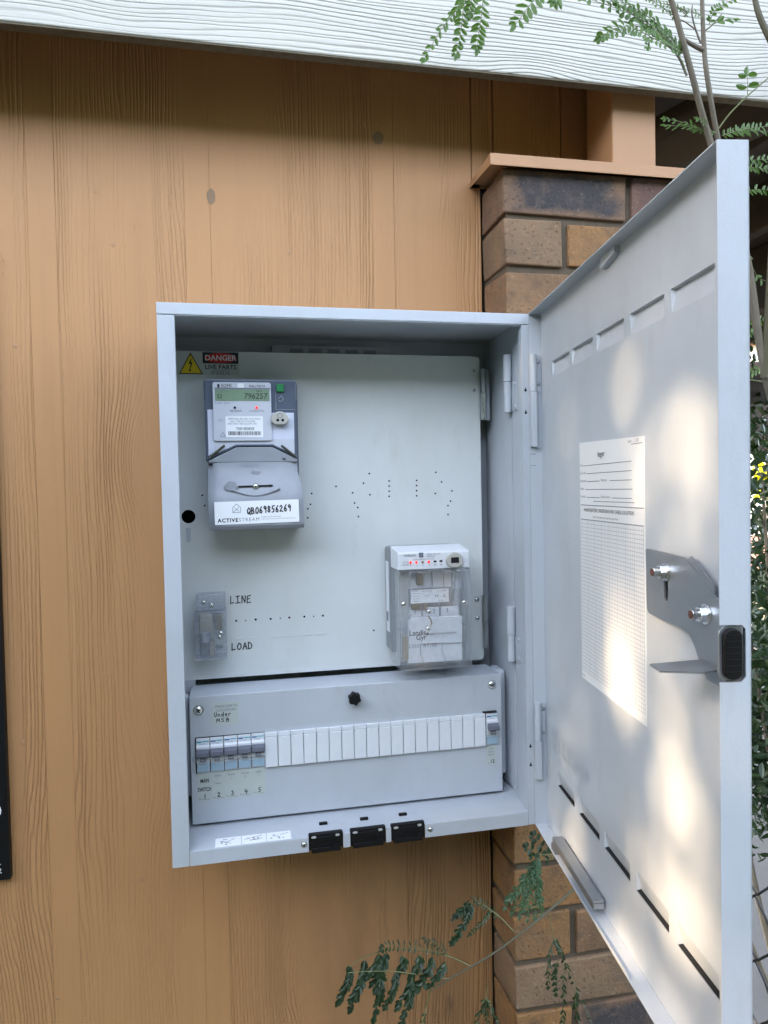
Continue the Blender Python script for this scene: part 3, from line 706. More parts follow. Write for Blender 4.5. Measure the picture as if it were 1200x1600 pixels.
# ---- circuit breakers
def breaker(x, pw, label, first=False, z0=.1075, z1=.1612):
    t = empty('circuit_breaker', (x+pw/2, EY, z0), label, 'circuit breaker', 'circuit breakers in the fuse panel')
    a, b = x+.0005, x+pw-.0005; c = (a+b)/2
    build('body', MB().prism([(EY+.004, z0), (EY-.0025, z0), (EY-.0025, z0+.0165), (EY-.0075, z0+.0190), (EY-.0075, z1-.0120), (EY-.0040, z1-.0105), (EY-.0040, z1), (EY+.004, z1)], a, b, plane='yz'), WPLAS, t, bevel=.0006)
    build('terminal_shutter', MB().box(a+.0008, b-.0008, EY-.0040, EY-.002, z0+.0018, z0+.0135), PBLUE, t, bevel=.0005)
    build('brand_stripe', MB().box(a+.0008, c-.0015, EY-.0043, EY-.0039, z1-.0060, z1-.0040), TEAL if first else BLUE, t)
    build('stripe', MB().box(c-.0005, b-.0008, EY-.0043, EY-.0039, z1-.0050, z1-.0036), TEAL, t)
    build('toggle', MB().prism([(EY-.0075, z1-.0150), (EY-.0140, z1-.0185), (EY-.0150, z1-.0250), (EY-.0125, z1-.0270), (EY-.0075, z1-.0245)], a+.0002, b-.0002, plane='yz'), TOGG, t, bevel=.0008)
    build('toggle_stem', MB().box(c-.0045, c+.0045, EY-.0105, EY-.007, z0+.0195, z0+.0270), TOGG, t, bevel=.0004)
    print_text('0-OFF' if not first else 'MAIN', .0026, c, EY-.0107, z0+.0228, t, mat=WHITE)
    print_text('C16 6000' if not first else 'SWITCH', .0024, c-.001, EY-.0042, z1-.0084, t, mat=GINK)
    for s in (-1, 1): build('clip_window', MB().box(c+s*.0075-.0018, c+s*.0075+.0018, EY-.0080, EY-.007, z0+.0195, z0+.0250), LMID, t)
    build('side_gap', MB().box(x-.0002, x+.0004, EY-.0030, EY, z0, z1), VOID, t)
    return t
lab = ['switch lever module above the MAIN SWITCH label, first at left of the breaker row', 'second module from the left of the breaker row, above the Stove label', 'circuit breaker in the middle of the five at left, above the first Power label',
       'circuit breaker second from the blank covers, above the second Power label', 'circuit breaker touching the white blank covers, above the Light label', 'lone circuit breaker at the right end of the row, past the blank covers']
breaker(.0324, bw, lab[0], True)
b0 = breaker(.0324+bw, bw, lab[1])
for k in (2, 3, 4):
    c = copy_tree(b0); c.location.x += bw*(k-1); c.location.z += .0002*k; c['label'] = lab[k]
c = copy_tree(b0); c.location.x = .5157; c.location.z += .0005; c['label'] = lab[5]
build('aperture_edge', MB().prism([(.0312, .1068), (.0319, .1068), (.0319, .1620), (.1378, .1620), (.1378, .1627), (.0312, .1627)], EY-.0012, EY-.0001), VOID, es)
build('aperture_edge', MB().box(.5000, .5240, EY-.0060, EY-.0001, .1640, .1652), VOID, es)

# =================================================================== DOOR
WD = .5612; OF = .0198; OT = .0262
door = build('door', MB(DM).box(0, WD, OT-.001, OT, 0, H), BOX, cab)
# inner skin with pressed vents: strips between the vent rows, then each pocket
tops = [(.0545, .1370), (.1462, .2274), (.2408, .3264), (.3430, .4257), (.4393, .5204)]
bots = [(.0597, .1362), (.1550, .2327), (.2502, .3289), (.3465, .4256), (.4434, .5216)]
def skin(mb, s0, s1, z0, z1): mb.add([(s0, OF, z0), (s1, OF, z0), (s1, OF, z1), (s0, OF, z1)], [(0, 1, 2, 3)])
sk = MB(DM)
rows = [(.001, .0865, None), (.0865, .1095, bots), (.1095, .7055, None), (.7055, .7292, tops), (.7292, H-.001, None)]
for z0, z1, holes in rows:
    if not holes: skin(sk, .001, WD-.001, z0, z1); continue
    s = .001
    for a, b in holes: skin(sk, s, a, z0, z1); s = b
    skin(sk, s, WD-.001, z0, z1)
for a, b in tops:
    z0, z1 = .7055, .7292; d1, d0 = .0052, .0004; c1 = OF+d1; c0 = OF+d0
    sk.add([(a, OF, z0), (b, OF, z0), (b, OF, z1), (a, OF, z1), (a+.0022, c0, z0+.002), (b-.001, c0, z0+.002), (b-.001, c1, z1-.0006), (a+.0022, c1, z1-.0006)],
           [(0, 1, 5, 4), (1, 2, 6, 5), (2, 3, 7, 6), (3, 0, 4, 7), (4, 5, 6, 7)])
for a, b in bots:
    z0, z1 = .0865, .1095; d0, d1 = .0048, .0003; zs = .0882
    sk.add([(a, OF, z0), (b, OF, z0), (b, OF, z1), (a, OF, z1), (a+.0022, OF+d0, zs), (b-.001, OF+d0, zs), (b-.001, OF+d1, z1-.002), (a+.0022, OF+d1, z1-.002)],
           [(1, 2, 6, 5), (2, 3, 7, 6), (3, 0, 4, 7), (4, 5, 6, 7)])
build('inner_skin', sk, BOX, door)
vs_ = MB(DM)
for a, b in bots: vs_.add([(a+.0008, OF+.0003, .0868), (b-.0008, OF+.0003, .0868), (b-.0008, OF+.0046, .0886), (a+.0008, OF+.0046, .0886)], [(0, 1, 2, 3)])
build('vent_shadow_sheet', vs_, VOID, door)  # black sheet closing the vent slots, stands for the shade inside them
build('vent_edge', MB(DM).box(bots[0][0], bots[0][1], OF-.0005, OF, .0855, .0864).box(bots[1][0], bots[1][1], OF-.0005, OF, .0855, .0864).box(bots[2][0], bots[2][1], OF-.0005, OF, .0855, .0864).box(bots[3][0], bots[3][1], OF-.0005, OF, .0855, .0864).box(bots[4][0], bots[4][1], OF-.0005, OF, .0855, .0864), BOX, door)
build('flange', MB(DM).box(0, .0011, 0, OT-.0011, 0, H), BOX, door, bevel=.0004)
# far flange with a cut-out for the handle
fl = plate([(0, 0), (OT, 0), (OT, H), (0, H), (0, .4262), (.0185, .4262), (.0218, .4225), (.0218, .3835), (.0185, .3795), (0, .3795)], [], 0, .0012)
Mfar = DM @ Matrix.Translation((WD, 0, 0)) @ Matrix(((0, -1, 0, 0), (1, 0, 0, 0), (0, 0, 1, 0), (0, 0, 0, 1)))
fl2 = MB(Mfar); fl2.v = []; fl2.add([tuple(v) for v in fl.v], fl.f)
build('flange', fl2, BOX, door, bevel=.0005)
build('flange', MB(DM).box(.0012, WD-.0002, 0, OF-.0002, H-.0011, H), BOX, door)
build('flange', MB(DM).box(.0012, WD-.0002, 0, OF-.0002, 0, .0011), BOX, door)
build('drip_lip', MB(DM).prism([(.1764, .0012), (.180, .0040), (.368, .0048), (.3713, .0012)], -.0003, .0008), BOX, door)
# handle
hs_ = build('handle_bezel', MB(Mfar).prism(rrect(.0003, .0215, .3800, .4258, .008, 6), .0022, .0060), ZINC, door, bevel=.0008)
hb = build('pull_handle', MB(Mfar).prism(rrect(.0022, .0182, .3820, .4238, .0072, 6), -.0030, .0021), BLACK, door, bevel=.0012)
for k in range(7): build('grip_rib', MB(Mfar).box(.0042, .0160, -.0038, -.0031, .3875+.0050*k, .3889+.0050*k), BLACK, hb)
# hinges on the door
for z1, zm, z0 in ((.7490, .6913, .6040), (.1985, .1375, .0760)):
    build('hinge_barrel', MB(DM).cyl((.0060, .0052, zm), (.0060, .0052, z1), .0056, 20), BOX, door, smooth=True)
    build('hinge_block', MB(DM).box(.0015, .0105, .0005, .0098, z0, zm-.0005), BOX, door, bevel=.001)
    build('hinge_leaf', MB(DM).box(.0012, .0032, .0100, .0180, zm-.001, z1-.001), BOX, door, bevel=.0005)
    for z in (zm+.0115, z1-.0115):
        c = DM @ Vector((.0033, .0142, z)); screw(c.x, c.y, c.z, .0027, door, N=DX, cross=False, mat=ZINC)
tx = MB(DM)
for k in range(5): tx.box(.0011, .0014, .0008+.0016*k, .0019+.0016*k, .5925, .5938); tx.box(.0011, .0014, .0008+.0018*k, .0019+.0018*k, .5745, .5755)
build('stamped_mark', tx, GINK, door)
build('stop_bracket', MB(DM).prism([(.2770, H-.0012), (.3180, H-.0012), (.3180, H-.0085), (.2770, H-.0150)], .0120, .0210), BOX, door)
# stay channel at the foot of the door
ch = build('stay_channel', MB(DM).box(.088, .2565, .0015, .0165, .0195, .0225).box(.088, .2565, .0015, .0025, .0120, .0194).box(.088, .2565, .0155, .0165, .0120, .0194).box(.083, .100, .0012, .0168, .0012, .012), ZINC, door, bevel=.0006)
build('stay_block', MB(DM).box(.2480, .2575, .0026, .0154, .0125, .0194), ZINC, ch)
# embossed lettering low on the hinge side
build('embossed_lettering', text_mb('YEUSN+', .046, DM @ Matrix.Translation((.116, OF, .150)), thick=.0010, spacing=1.0, sx=1.0), BOX, door)
# latch plate, rod blade, bolts
slot = [(.4411+.0045*math.cos(t), (.4480 if math.sin(t) > 0 else .4320)+.0045*math.sin(t)) for t in [i*2*PI/16 for i in range(16)]]
lp = build('latch_plate', plate([(.3954, .4742), (.4000, .4752), (.4780, .4735), (.4832, .4713), (.5345, .4430), (.5480, .4400), (.5480, .3700), (.5340, .3700), (.5180, .3700), (.5080, .3790), (.4960, .3950), (.4870, .4035), (.4725, .4065), (.4020, .4085), (.3973, .4131)], [slot], .0120, .0140, DM), ZINC, door, bevel=.0004)
build('folded_edge', MB(DM).prism([(.4830, .4716), (.5290, .4455), (.5290, .4540), (.4900, .4760)], .0128, .0140), ZINC, lp)
build('spacer', MB(DM).box(.41, .47, .0142, .0212, .455, .470).box(.49, .53, .0142, .0212, .42, .435), ZINC, lp)
for s, z in ((.4411, .4558), (.5170, .4275)):
    b_ = build('bolt', MB(DM).cyl((s, .0120, z), (s, .0108, z), .0092, 24).cyl((s, .0108, z), (s, .0098, z), .0078, 24).prism([(s+.0072*math.cos(i*PI/3), z+.0072*math.sin(i*PI/3)) for i in range(6)], .0045, .0098).cyl((s, .0045, z), (s, -.0015, z), .0044, 16), CHROME, lp, bevel=.0004)
    build('stud_end', MB(DM).cyl((s, -.0016, z), (s, -.0022, z), .0038, 16), STUD, b_)
pts = [on(u, v, 2, .3850) for u, v in ((1015, 1040), (1096, 1033), (1126, 1036), (1126, 1049), (1098, 1053), (1031, 1051))]
bl = MB(); n_ = len(pts)
bl.add([(p.x, p.y, .3850) for p in pts]+[(p.x, p.y, .3866) for p in pts], [tuple(range(n_)), tuple(range(2*n_-1, n_-1, -1))]+[(i, i+n_, (i+1) % n_+n_, (i+1) % n_) for i in range(n_)])
build('latch_blade', bl, ZINC, door)

# paper chart on the door
PW0, PW1, PZ0, PZ1 = .1757, .3787, .2826, .5958
ch = empty('cable_location_chart', DM @ Vector(((PW0+PW1)/2, OF, PZ0)), 'white printed grid paper form stuck inside the open cabinet door', 'paper chart')
shp = MB(DM); shp.add([(PW0, OF-.0005, PZ0+.0006), (PW1, OF-.0005, PZ0-.0006), (PW1, OF-.0005, PZ1-.0030), (PW0, OF-.0005, PZ1+.0030), (PW0, OF-.0001, PZ0+.0006), (PW1, OF-.0001, PZ0-.0006), (PW1, OF-.0001, PZ1-.0030), (PW0, OF-.0001, PZ1+.0030)], [(0, 1, 2, 3), (7, 6, 5, 4), (0, 4, 5, 1), (1, 5, 6, 2), (2, 6, 7, 3), (3, 7, 4, 0)])
sheet = build('sheet', shp, PAPER, ch)
gr = MB(DM); py = OF-.0007
gx0, gx1, gz0, gz1 = PW0+.004, PW1-.004, PZ0+.012, .4965
for i in range(41):
    x = gx0+(gx1-gx0)*i/40; w_ = .00022 if i % 5 else .00040; gr.add([(x-w_, py, gz0), (x+w_, py, gz0), (x+w_, py, gz1), (x-w_, py, gz1)], [(0, 1, 2, 3)])
nr = 42
for i in range(nr+1):
    z = gz0+(gz1-gz0)*i/nr; w_ = .00026; gr.add([(gx0, py, z-w_), (gx1, py, z-w_), (gx1, py, z+w_), (gx0, py, z+w_)], [(0, 1, 2, 3)])
build('printed_grid', gr, FINK, sheet)
fr_ = MB(DM)
def rule(s0, s1, z, w=.0004): fr_.add([(s0, py, z-w), (s1, py, z-w), (s1, py, z+w), (s0, py, z+w)], [(0, 1, 2, 3)])
rule(PW0+.003, PW1-.003, .4970, .0005); rule(PW0+.003, PW1-.003, .5160, .0005)
for z, s0, s1 in ((.5675, .190, .345), (.5570, .203, .345), (.5468, .203, .248), (.5468, .281, .345), (.5365, .198, .347), (.5262, .202, .248), (.5262, .288, .345), (.5215, .225, .352)): rule(s0, s1, z)
rule(.345, .374, .586)
build('ruled_lines', fr_, GINK, sheet)
for t, sz, s, z in (('hager', .0105, .2540, .5800), ('MAINS ELECTRIC UNDERGROUND CABLE LOCATION', .0066, .2710, .5095), ('Sketch - Show cable entry and depth below ground level', .0036, .265, .5015)):
    print_text(t, sz, s, OF-.0007, z, sheet, mat=INK, M=DM)
print_text('Date  .../.../20', .0052, .350, OF-.0007, .5895, sheet, mat=GINK, M=DM)
for t, s, z in (('Name', .178, .5685), ('Job No./Ref', .178, .558), ('Switchboard', .178, .5478), ('Address', .178, .5375), ('Contractor', .178, .5272), ('Cable type', .252, .5478), ('Electrical licence', .252, .5272), ('Form', .178, .288)):
    print_text(t, .0046, s, OF-.0007, z, sheet, mat=GINK, M=DM, align='LEFT')
# =================================================================== METERS
def B(mb, u0, v0, u1, v1, y, t=.0004):
    x0, x1, z0, z1 = R(u0, v0, u1, v1, y); return mb.box(x0, x1, y-t, y, z0, z1)
def T_(txt, size, u, v, y, parent, **kw):
    c = onY(u, v, y); return print_text(txt, size, c.x, y-.0002, c.z, parent, **kw)
em = empty('electricity_meter', (.134, -.065, .484), 'blue-grey digital electricity meter reading 796257 below the danger label', 'electricity meter')
build('base', MB().prism(rrect(.0600, .2060, .490, .7215, .005), -.090, -.0625), SMOKE, em, bevel=.002)
build('housing', MB().prism(rrect(.0584, .2012, .590, .7205, .004), -.1160, -.0905), SMOKE, em, bevel=.0022, seg=3)
FY = -.1165
m = MB(); m.box(.0575, .0625, -.112, -.088, .688, .716); m.box(.1965, .2023, -.112, -.088, .688, .716); build('side_clip', m, TCOV, em, bevel=.0012)
build('back_plate', B(MB(), 325, 640, 334, 712, FY-.0002, .0006), FACE2, em)
build('back_plate', B(MB(), 418, 645, 459.5, 686.5, FY-.0002, .0006), FACE2, em)
x0, x1, z0, z1 = R(327, 686, 460, 703, FY); build('back_plate', MB().prism([(x0, z0-.012), (x0+.012, z0-.004), (x0+.043, z0+.006), (x1-.032, z0+.006), (x1-.012, z0-.004), (x1, z0-.010), (x1, z1), (x0, z1)], FY-.0007, FY-.0001), FACE, em)
x0, x1, z0, z1 = R(333, 598, 424, 689, FY); fp = build('face_plate', MB().prism(rrect(x0, x1, z0, z1, .0035), FY-.0042, FY-.0001), FACE, em, bevel=.0005)
Y = FY-.0044
x0, x1, z0, z1 = R(336, 608.5, 421, 626.5, Y); lcd = build('lcd', MB().box(x0, x1, Y-.0003, Y+.0002, z0, z1), LCD, fp)
build('dark_rule', B(MB(), 335, 606, 422, 608, Y, .0003), GINK, fp)
build('seal_window', B(MB(), 371, 599, 381, 606, Y, .0006), WHITE, fp)
T_('796257', .0128, 399, 619.3, Y-.0004, lcd, shear=.12, mat=INK, sx=.95); T_('53', .0098, 343, 619.5, Y-.0004, lcd, mat=INK, sx=.8)
T_('kWh', .0042, 405, 611.2, Y-.0004, lcd, mat=INK); T_('Tot  imp', .0036, 350, 611.2, Y-.0004, lcd, mat=GINK)
build('logo_block', B(MB(), 339.5, 600, 343, 605.5, Y, .0002), INK, fp)
T_('EDMI', .0072, 353.5, 602.8, Y, fp, mat=INK); T_('Atlas Mk7A', .0055, 401.5, 603.5, Y, fp, mat=INK)
T_('3x 240 V  50 Hz', .0034, 347, 630, Y, fp, mat=GINK)
c = onY(367, 637, Y); build('led', MB().cyl((c.x, Y, c.z), (c.x, Y-.0012, c.z), .0019, 12), VOID, fp)
c = onY(401, 637, Y); build('led', MB().cyl((c.x, Y, c.z), (c.x, Y-.0012, c.z), .0019, 12), LED, fp)
T_('1000 imp/kWh', .0032, 368, 642, Y, fp, mat=INK); T_('Consumption Pulse', .0030, 401, 642, Y, fp, mat=INK)
lb = build('serial_label', B(MB(), 352.5, 650.5, 411, 683, Y, .0002), WHITE, fp); Yl = Y-.0003
T_('EDMI Atlas 3E.0 (PL) Tu26 W2Y2', .0036, 382, 654.5, Yl, lb, mat=GINK); T_('Type 1  MK7A 0.2-10(100)A', .0034, 379, 658.5, Yl, lb, mat=GINK); T_('240V 50Hz  1000 imp/kWh  IP51', .0034, 379, 662.3, Yl, lb, mat=GINK)
T_('700185858', .0062, 383, 670, Yl, lb, mat=INK)
bc = MB(); q = random.Random(5); u = 357.
while u < 408:
    ww = q.choice((.5, .9, 1.4)); B(bc, u, 674, u+ww, 680, Yl, .0001); u += ww+q.choice((.6, .9))
build('barcode', bc, INK, lb)
T_('CL.1', .0042, 345, 657, Y, fp, mat=GINK)
c = onY(348, 679, Y); build('hazard_mark', MB().stroke([(c.x-.004, c.z-.003), (c.x+.004, c.z-.003), (c.x, c.z+.0035), (c.x-.004, c.z-.003)], .0006, Y-.0002, Y), GINK, fp)
build('green_button', B(MB(), 432, 600.5, 443, 612.5, FY, .0040), GREEN, em, bevel=.0008)
x0, x1, z0, z1 = R(431, 613.5, 461, 640, FY); rc = MB(); rc.stroke([(x0, z1), (x0, z0), (x1, z0)], .0007, FY-.0006, FY); rc.stroke([(x0+.005, z1-.009), (x0+.009, z1-.005), (x0+.012, z1-.010), (x0+.009, z1-.015), (x0+.005, z1-.013)], .0014, FY-.0008, FY)
build('moulded_mark', rc, TCOV, em)
c = onY(437.5, 655, FY-.012); pr = [(c.x+.0140*math.cos(t), c.z+(.0125 if math.sin(t) > 0 else .0105)*max(-.82, math.sin(t))) for t in [i*2*PI/28 for i in range(28)]]
op = build('optical_port', MB().prism(pr, FY-.0120, FY-.0005), PORT, em, bevel=.0022, seg=3)
for dx in (-.0035, .0042): build('port_eye', MB().cyl((c.x+dx, FY-.0121, c.z-.0015), (c.x+dx, FY-.0123, c.z-.0015), .0024, 14), VOID, op)
m = MB(); 
for i in range(16):
    a = 2*PI*i/16; b = 2*PI*(i+1)/16; m.stroke([(c.x+.0042*math.cos(a), c.z+.0058+.0036*math.sin(a)), (c.x+.0042*math.cos(b), c.z+.0058+.0036*math.sin(b))], .0007, FY-.0124, FY-.0120)
build('port_ring', m, GINK, op)
TY = -.1225
def zof(v, u=400, y=TY): return onY(u, v, y).z
def xof(u, v, y=TY): return onY(u, v, y).x
zb = zof(827, 400, -.142); ztop = zof(697)
x_l = .0612; x_r = .2012
# terminal cover: lofted from a sloped upper face to a deeper lower belly
prof = [(zof(699), -.1195, 0), (zof(722), -.1215, 0), (zof(738), -.1235, 0), (zof(752), -.1300, .0035), (zof(766), -.1385, .0066), (zof(785), -.1430, .0070), (zb+.006, -.1440, .0070), (zb, -.1390, .0066)]
m = MB(); nx = 12; vs = []; 
for z, y, e in prof:
    for i in range(nx+1):
        t = i/nx; x = x_l+(x_r+e-x_l)*t; edge = min(t, 1-t)*nx; yy = y + (.006 if edge < .5 else (.0012 if edge < 1.5 else 0)); vs.append((x, yy, z))
fs = [(j*(nx+1)+i, j*(nx+1)+i+1, (j+1)*(nx+1)+i+1, (j+1)*(nx+1)+i) for j in range(1, len(prof)-1) for i in range(nx)]
m.add(vs, fs)
J = len(prof)
for i in (0, nx):
    for j in range(1, J-1):
        a = vs[j*(nx+1)+i]; b = vs[(j+1)*(nx+1)+i]; m.add([a, b, (b[0], -.064, b[2]), (a[0], -.064, a[2])], [(0, 1, 2, 3)])
m.add([vs[(J-1)*(nx+1)], vs[(J-1)*(nx+1)+nx], (vs[(J-1)*(nx+1)+nx][0], -.064, zb), (vs[(J-1)*(nx+1)][0], -.064, zb)], [(0, 1, 2, 3)])
tc = build('terminal_cover', m, TCOV, em, smooth=True)
zt_, zs_ = zof(698.5), zof(717)
build('cover_apron', MB().prism([(x_l+.0015, zof(722)), (x_l+.0015, zs_-.002), (xof(370, 698), zt_), (xof(425, 698), zt_), (x_r-.0005, zs_-.001), (x_r-.0005, zof(722))], -.1220, -.116), TCOV, tc, bevel=.0012, seg=3)
fr = MB(); fr.stroke([(x_l, zs_+.001), (xof(369, 695), zof(695.3)), (xof(426, 695), zof(695.3)), (x_r, zs_+.002)], .0030, -.1206, -.117); build('cover_rim', fr, SMOKE, tc, bevel=.0008)
SEALM = plain('dark_green_seal', (.05, .055, .035), .4, .3)
for (ua, va, ub, vb) in ((351, 696, 331, 712), (439.5, 696, 458.5, 711)):
    a = onY(ua, va, -.124); b = onY(ub, vb, -.124); s_ = build('sealing_screw', MB().cyl(a, b, .0020, 12).cyl(b, b+(b-a).normalized()*.003, .0028, 12), SEALM, em, smooth=True)
Yc = -.1405; c = onY(399.5, 760, -.1365)
build('finger_slot', MB().stroke([(c.x-.0255, c.z+.0002), (c.x+.0255, c.z+.0012)], .0022, c.y-.0012, c.y+.004), VOID, tc)
screw(c.x, c.y-.0012, c.z, .0038, tc)
c = onY(400, 739.5, -.1265); build('moulded_disc', MB().dome((c.x, -.1240, c.z), (0, -1, 0), .0072, .0016, 24, 4), TCOV, tc, smooth=True)
rg = [onY(362+75*t, 765+10*math.sin(PI*t)-2*t, -.1400) for t in [i/12 for i in range(13)]]
build('grip_ridge', MB().tube([(p.x, p.y-.0002, p.z) for p in rg], .0021, 8), TCOV, tc, smooth=True)
q = random.Random(2); c = onY(361, 760, -.1370)
build('melted_scar', MB().prism([(c.x+.010*math.cos(t)*q.uniform(.8, 1.15), c.z+.0095*math.sin(t)*q.uniform(.8, 1.15)) for t in [i*2*PI/14 for i in range(14)]], -.1412, -.1330), TCOV, tc, bevel=.0012)
T_('FUSE LT IT', .0058, 390, 727, -.1240, tc, mat=plain('faint_embossing', (.22, .24, .30), .4)); build('pen_tick', hand('Q', xof(441, 718), zof(719), .006, .003, -.1225, .0007), INK, tc)
build('seal_stub', MB().cyl((.0630, -.120, zof(725)), (.0680, -.1238, zof(725)-.0004), .0014, 8), VOID, tc)
# sticker with handwriting
SY = -.1448; a0 = onY(334.5, 784.5, SY); a1 = onY(466.5, 780, SY); a2 = onY(467.5, 814.5, SY); a3 = onY(335.5, 820.5, SY)
ax = (a1-a0).normalized(); ML = Matrix(((ax.x, 0, -ax.z, a0.x), (0, 1, 0, SY), (ax.z, 0, ax.x, a0.z), (0, 0, 0, 1)))
wl = (a1-a0).length; hl_ = (a0-a3).length
st = build('meter_sticker', MB(ML).box(0, wl, -.0003, .0, -hl_, 0), WHITE, tc)
build('sticker_backing', MB(ML).box(.001, wl-.001, .0001, .0040, -hl_+.001, -.001), TCOV, st)
print_text('ACTIVE', .0080, .0045, -.0004, -hl_+.0062, st, mat=INK, M=ML, align='LEFT', spacing=1.22, sx=.98, bold=.0003)
print_text('STREAM', .0080, .0362, -.0004, -hl_+.0064, st, mat=GINK, M=ML, align='LEFT', spacing=1.22, sx=.95)
print_text('Property of Activestream', .0030, .0705, -.0004, -hl_+.0100, st, mat=GINK, M=ML, align='LEFT'); print_text('Seals may only be broken by authorised operators', .0026, .0705, -.0004, -hl_+.0066, st, mat=GINK, M=ML, align='LEFT')
hm = MB(ML); X_, Z_ = .0335, -.0115
hm.stroke([(X_-.0060, Z_-.0058), (X_+.0060, Z_-.0058), (X_+.0060, Z_+.0020), (X_, Z_+.0075), (X_-.0060, Z_+.0020), (X_-.0060, Z_-.0058), (X_+.0035, Z_+.002)], .0007, -.0005, -.0003); hm.stroke([(X_-.003, Z_+.001), (X_+.0035, Z_-.004)], .0007, -.0005, -.0003)
build('house_logo', hm, GINK, st)
build('lettering', hand('QB069856269', .0490, -.0200, .0056, .0100, -.0005, .0017, ML, gap=1.12, drift=.0002), INK, st)

# ---- ripple control receiver
rl = empty('ripple_relay', (.41, -.065, .25), 'white and clear ripple control receiver with red indicator lights, at lower right of the panel', 'ripple receiver')
build('base', MB().prism(rrect(.3525, .470, .268, .4450, .006), -.108, -.0625), LGREY, rl, bevel=.002)
build('rating_strip', MB().box(.3518, .3524, -.094, -.072, .300, .420), WPLAS, rl)
build('side_label', MB().box(.3514, .3517, -.088, -.076, .318, .334), GINK, rl)
LY = -.1620
zA, zB = onY(680, 861, LY).z, onY(680, 888, LY).z
cp = build('top_cap', MB().prism([(-.1085, zB-.001), (LY, zB-.001), (LY, zA-.002), (LY+.002, zA), (-.1085, zA+.0065)], .3530, .4725, plane='yz'), WPLAS, rl, bevel=.0022, seg=3)
Yp = LY-.0004
T_('0208#465', .0050, 640, 868, Yp, cp, mat=GINK); T_('Ripple Receiver', .0036, 678, 865.3, Yp, cp, mat=GINK); T_('Switched', .0036, 673, 869.3, Yp, cp, mat=GINK)
build('print_block', B(MB(), 654.5, 863.5, 661.5, 871, Yp, .0001), GINK, cp)
T_('On-Op', .0034, 634, 878.5, Yp, cp, mat=GINK); T_('3VCW', .0038, 633.5, 883, Yp, cp, mat=INK)
B_ = MB(); c0 = onY(646, 874.5, Yp); c1 = onY(678, 873, Yp); B_.stroke([(c0.x, c0.z), (c1.x, c1.z)], .0005, Yp-.0001, Yp); build('bracket_line', B_, GINK, cp)
for u, v, mt in ((641.5, 879, LED), (650.8, 878.6, LED), (660.3, 878.3, BRASSY), (670, 878, LED)):
    c = onY(u, v, Yp); build('indicator_lamp', MB().dome((c.x, Yp, c.z), (0, -1, 0), .0021, .0012, 12, 3), mt, cp, smooth=True)
for u, v in ((679.7, 877.2), (689, 876.6)): build('dip_window', B(MB(), u-2.2, v-1.4, u+2.2, v+1.4, Yp, .0002), VOID, cp)
for u, t in ((642, 'R'), (651.3, '1'), (660.6, '2'), (670.5, '3'), (679.8, 'On'), (689, 'Off')): T_(t, .0036, u, 883.3-.1*(u-642)/5, Yp, cp, mat=INK)
c = onY(710.8, 875.5, LY-.006)
pt = build('optical_port', MB().prism([(c.x+.0142*math.cos(t), c.z+.0130*max(-.92, math.sin(t))) for t in [i*2*PI/28 for i in range(28)]], LY-.0070, LY+.001), PORT, cp, bevel=.002, seg=3)
build('port_window', MB().box(c.x-.0068, c.x+.0066, LY-.0074, LY-.0068, c.z-.0042, c.z+.0050), VOID, pt, bevel=.0004)
# inner works behind the clear cover
IY = -.128
x0, x1, z0, z1 = R(632, 892, 728, 1035, IY)
inn = build('inner_block', MB().box(.3600, .4640, -.126, -.1085, .2560, zB-.002), LMID, rl, bevel=.001)
build('terminal_plate', B(MB(), 643, 893, 720, 921, IY, .002), PBLUE if False else WPLAS, inn, bevel=.0006)
build('terminal_plate', B(MB(), 640, 948, 716, 965, IY, .0026), WPLAS, inn, bevel=.0006)
for u in (659, 687): build('divider', B(MB(), u-.8, 941, u+.8, 962, IY-.003, .002), GINK, inn)
for u in (675, 693, 706): build('divider', B(MB(), u-.5, 893, u+.5, 917, IY-.003, .001), LGREY, inn)
build('fuse_block', B(MB(), 650, 893, 661, 914, IY-.002, .006), BRASSY, inn, bevel=.001)
build('fuse_block', B(MB(), 642, 942, 657, 952, IY-.003, .004), BRASSY, inn, bevel=.001)
build('fuse_block', B(MB(), 660, 941, 667, 953, IY-.003, .004), BRASSY, inn, bevel=.001)
build('dark_frame', B(MB(), 638, 918, 706, 946, IY-.002, .002), LGREY, inn, bevel=.001)
wl_ = build('wiring_label', B(MB(), 641.5, 920.5, 701, 941.5, IY-.006, .0006), WHITE, inn); Yw = IY-.0068
for t, u, v, s_ in (('RTAV07', 648, 923.5, .0036), ('fe: 1.1 kHz', 668, 923.3, .0036), ('In: 0-250V', 690, 923, .0036), ('M - A', 688, 931.5, .0080), ('240 V', 668, 931, .0036), ('50 Hz', 689, 938, .0036)): T_(t, s_, u, v, Yw, wl_, mat=GINK)
dg_ = MB()
for v in (928, 932, 936, 940):
    a = onY(645, v, Yw); b = onY(656, v-.5, Yw); dg_.stroke([(a.x, a.z), (b.x, b.z)], .0005, Yw-.0001, Yw)
build('wiring_diagram', dg_, GINK, wl_)
for t, u, v in (('1', 648.5, 956.5), ('2', 678, 955), ('3', 698.5, 953.5)): T_(t, .0100, u, v, IY-.0030, inn, mat=GINK)
fpn = build('front_panel', MB().prism([(a.x, a.z) for a in [onY(u, v, -.150) for u, v in ((638, 1037), (638, 970), (645, 966), (722, 962), (722, 1031))]], -.151, -.148), WPLAS, rl, bevel=.0008)
YF = -.1512
T_('Landis', .0125, 652.5, 989, YF, fpn, mat=INK, sx=.9, bold=.0001); T_('Gyr', .0125, 658, 996.2, YF, fpn, mat=INK, sx=.9, bold=.0001); T_('+', .010, 667.5, 991, YF, fpn, mat=INK, bold=.0003)
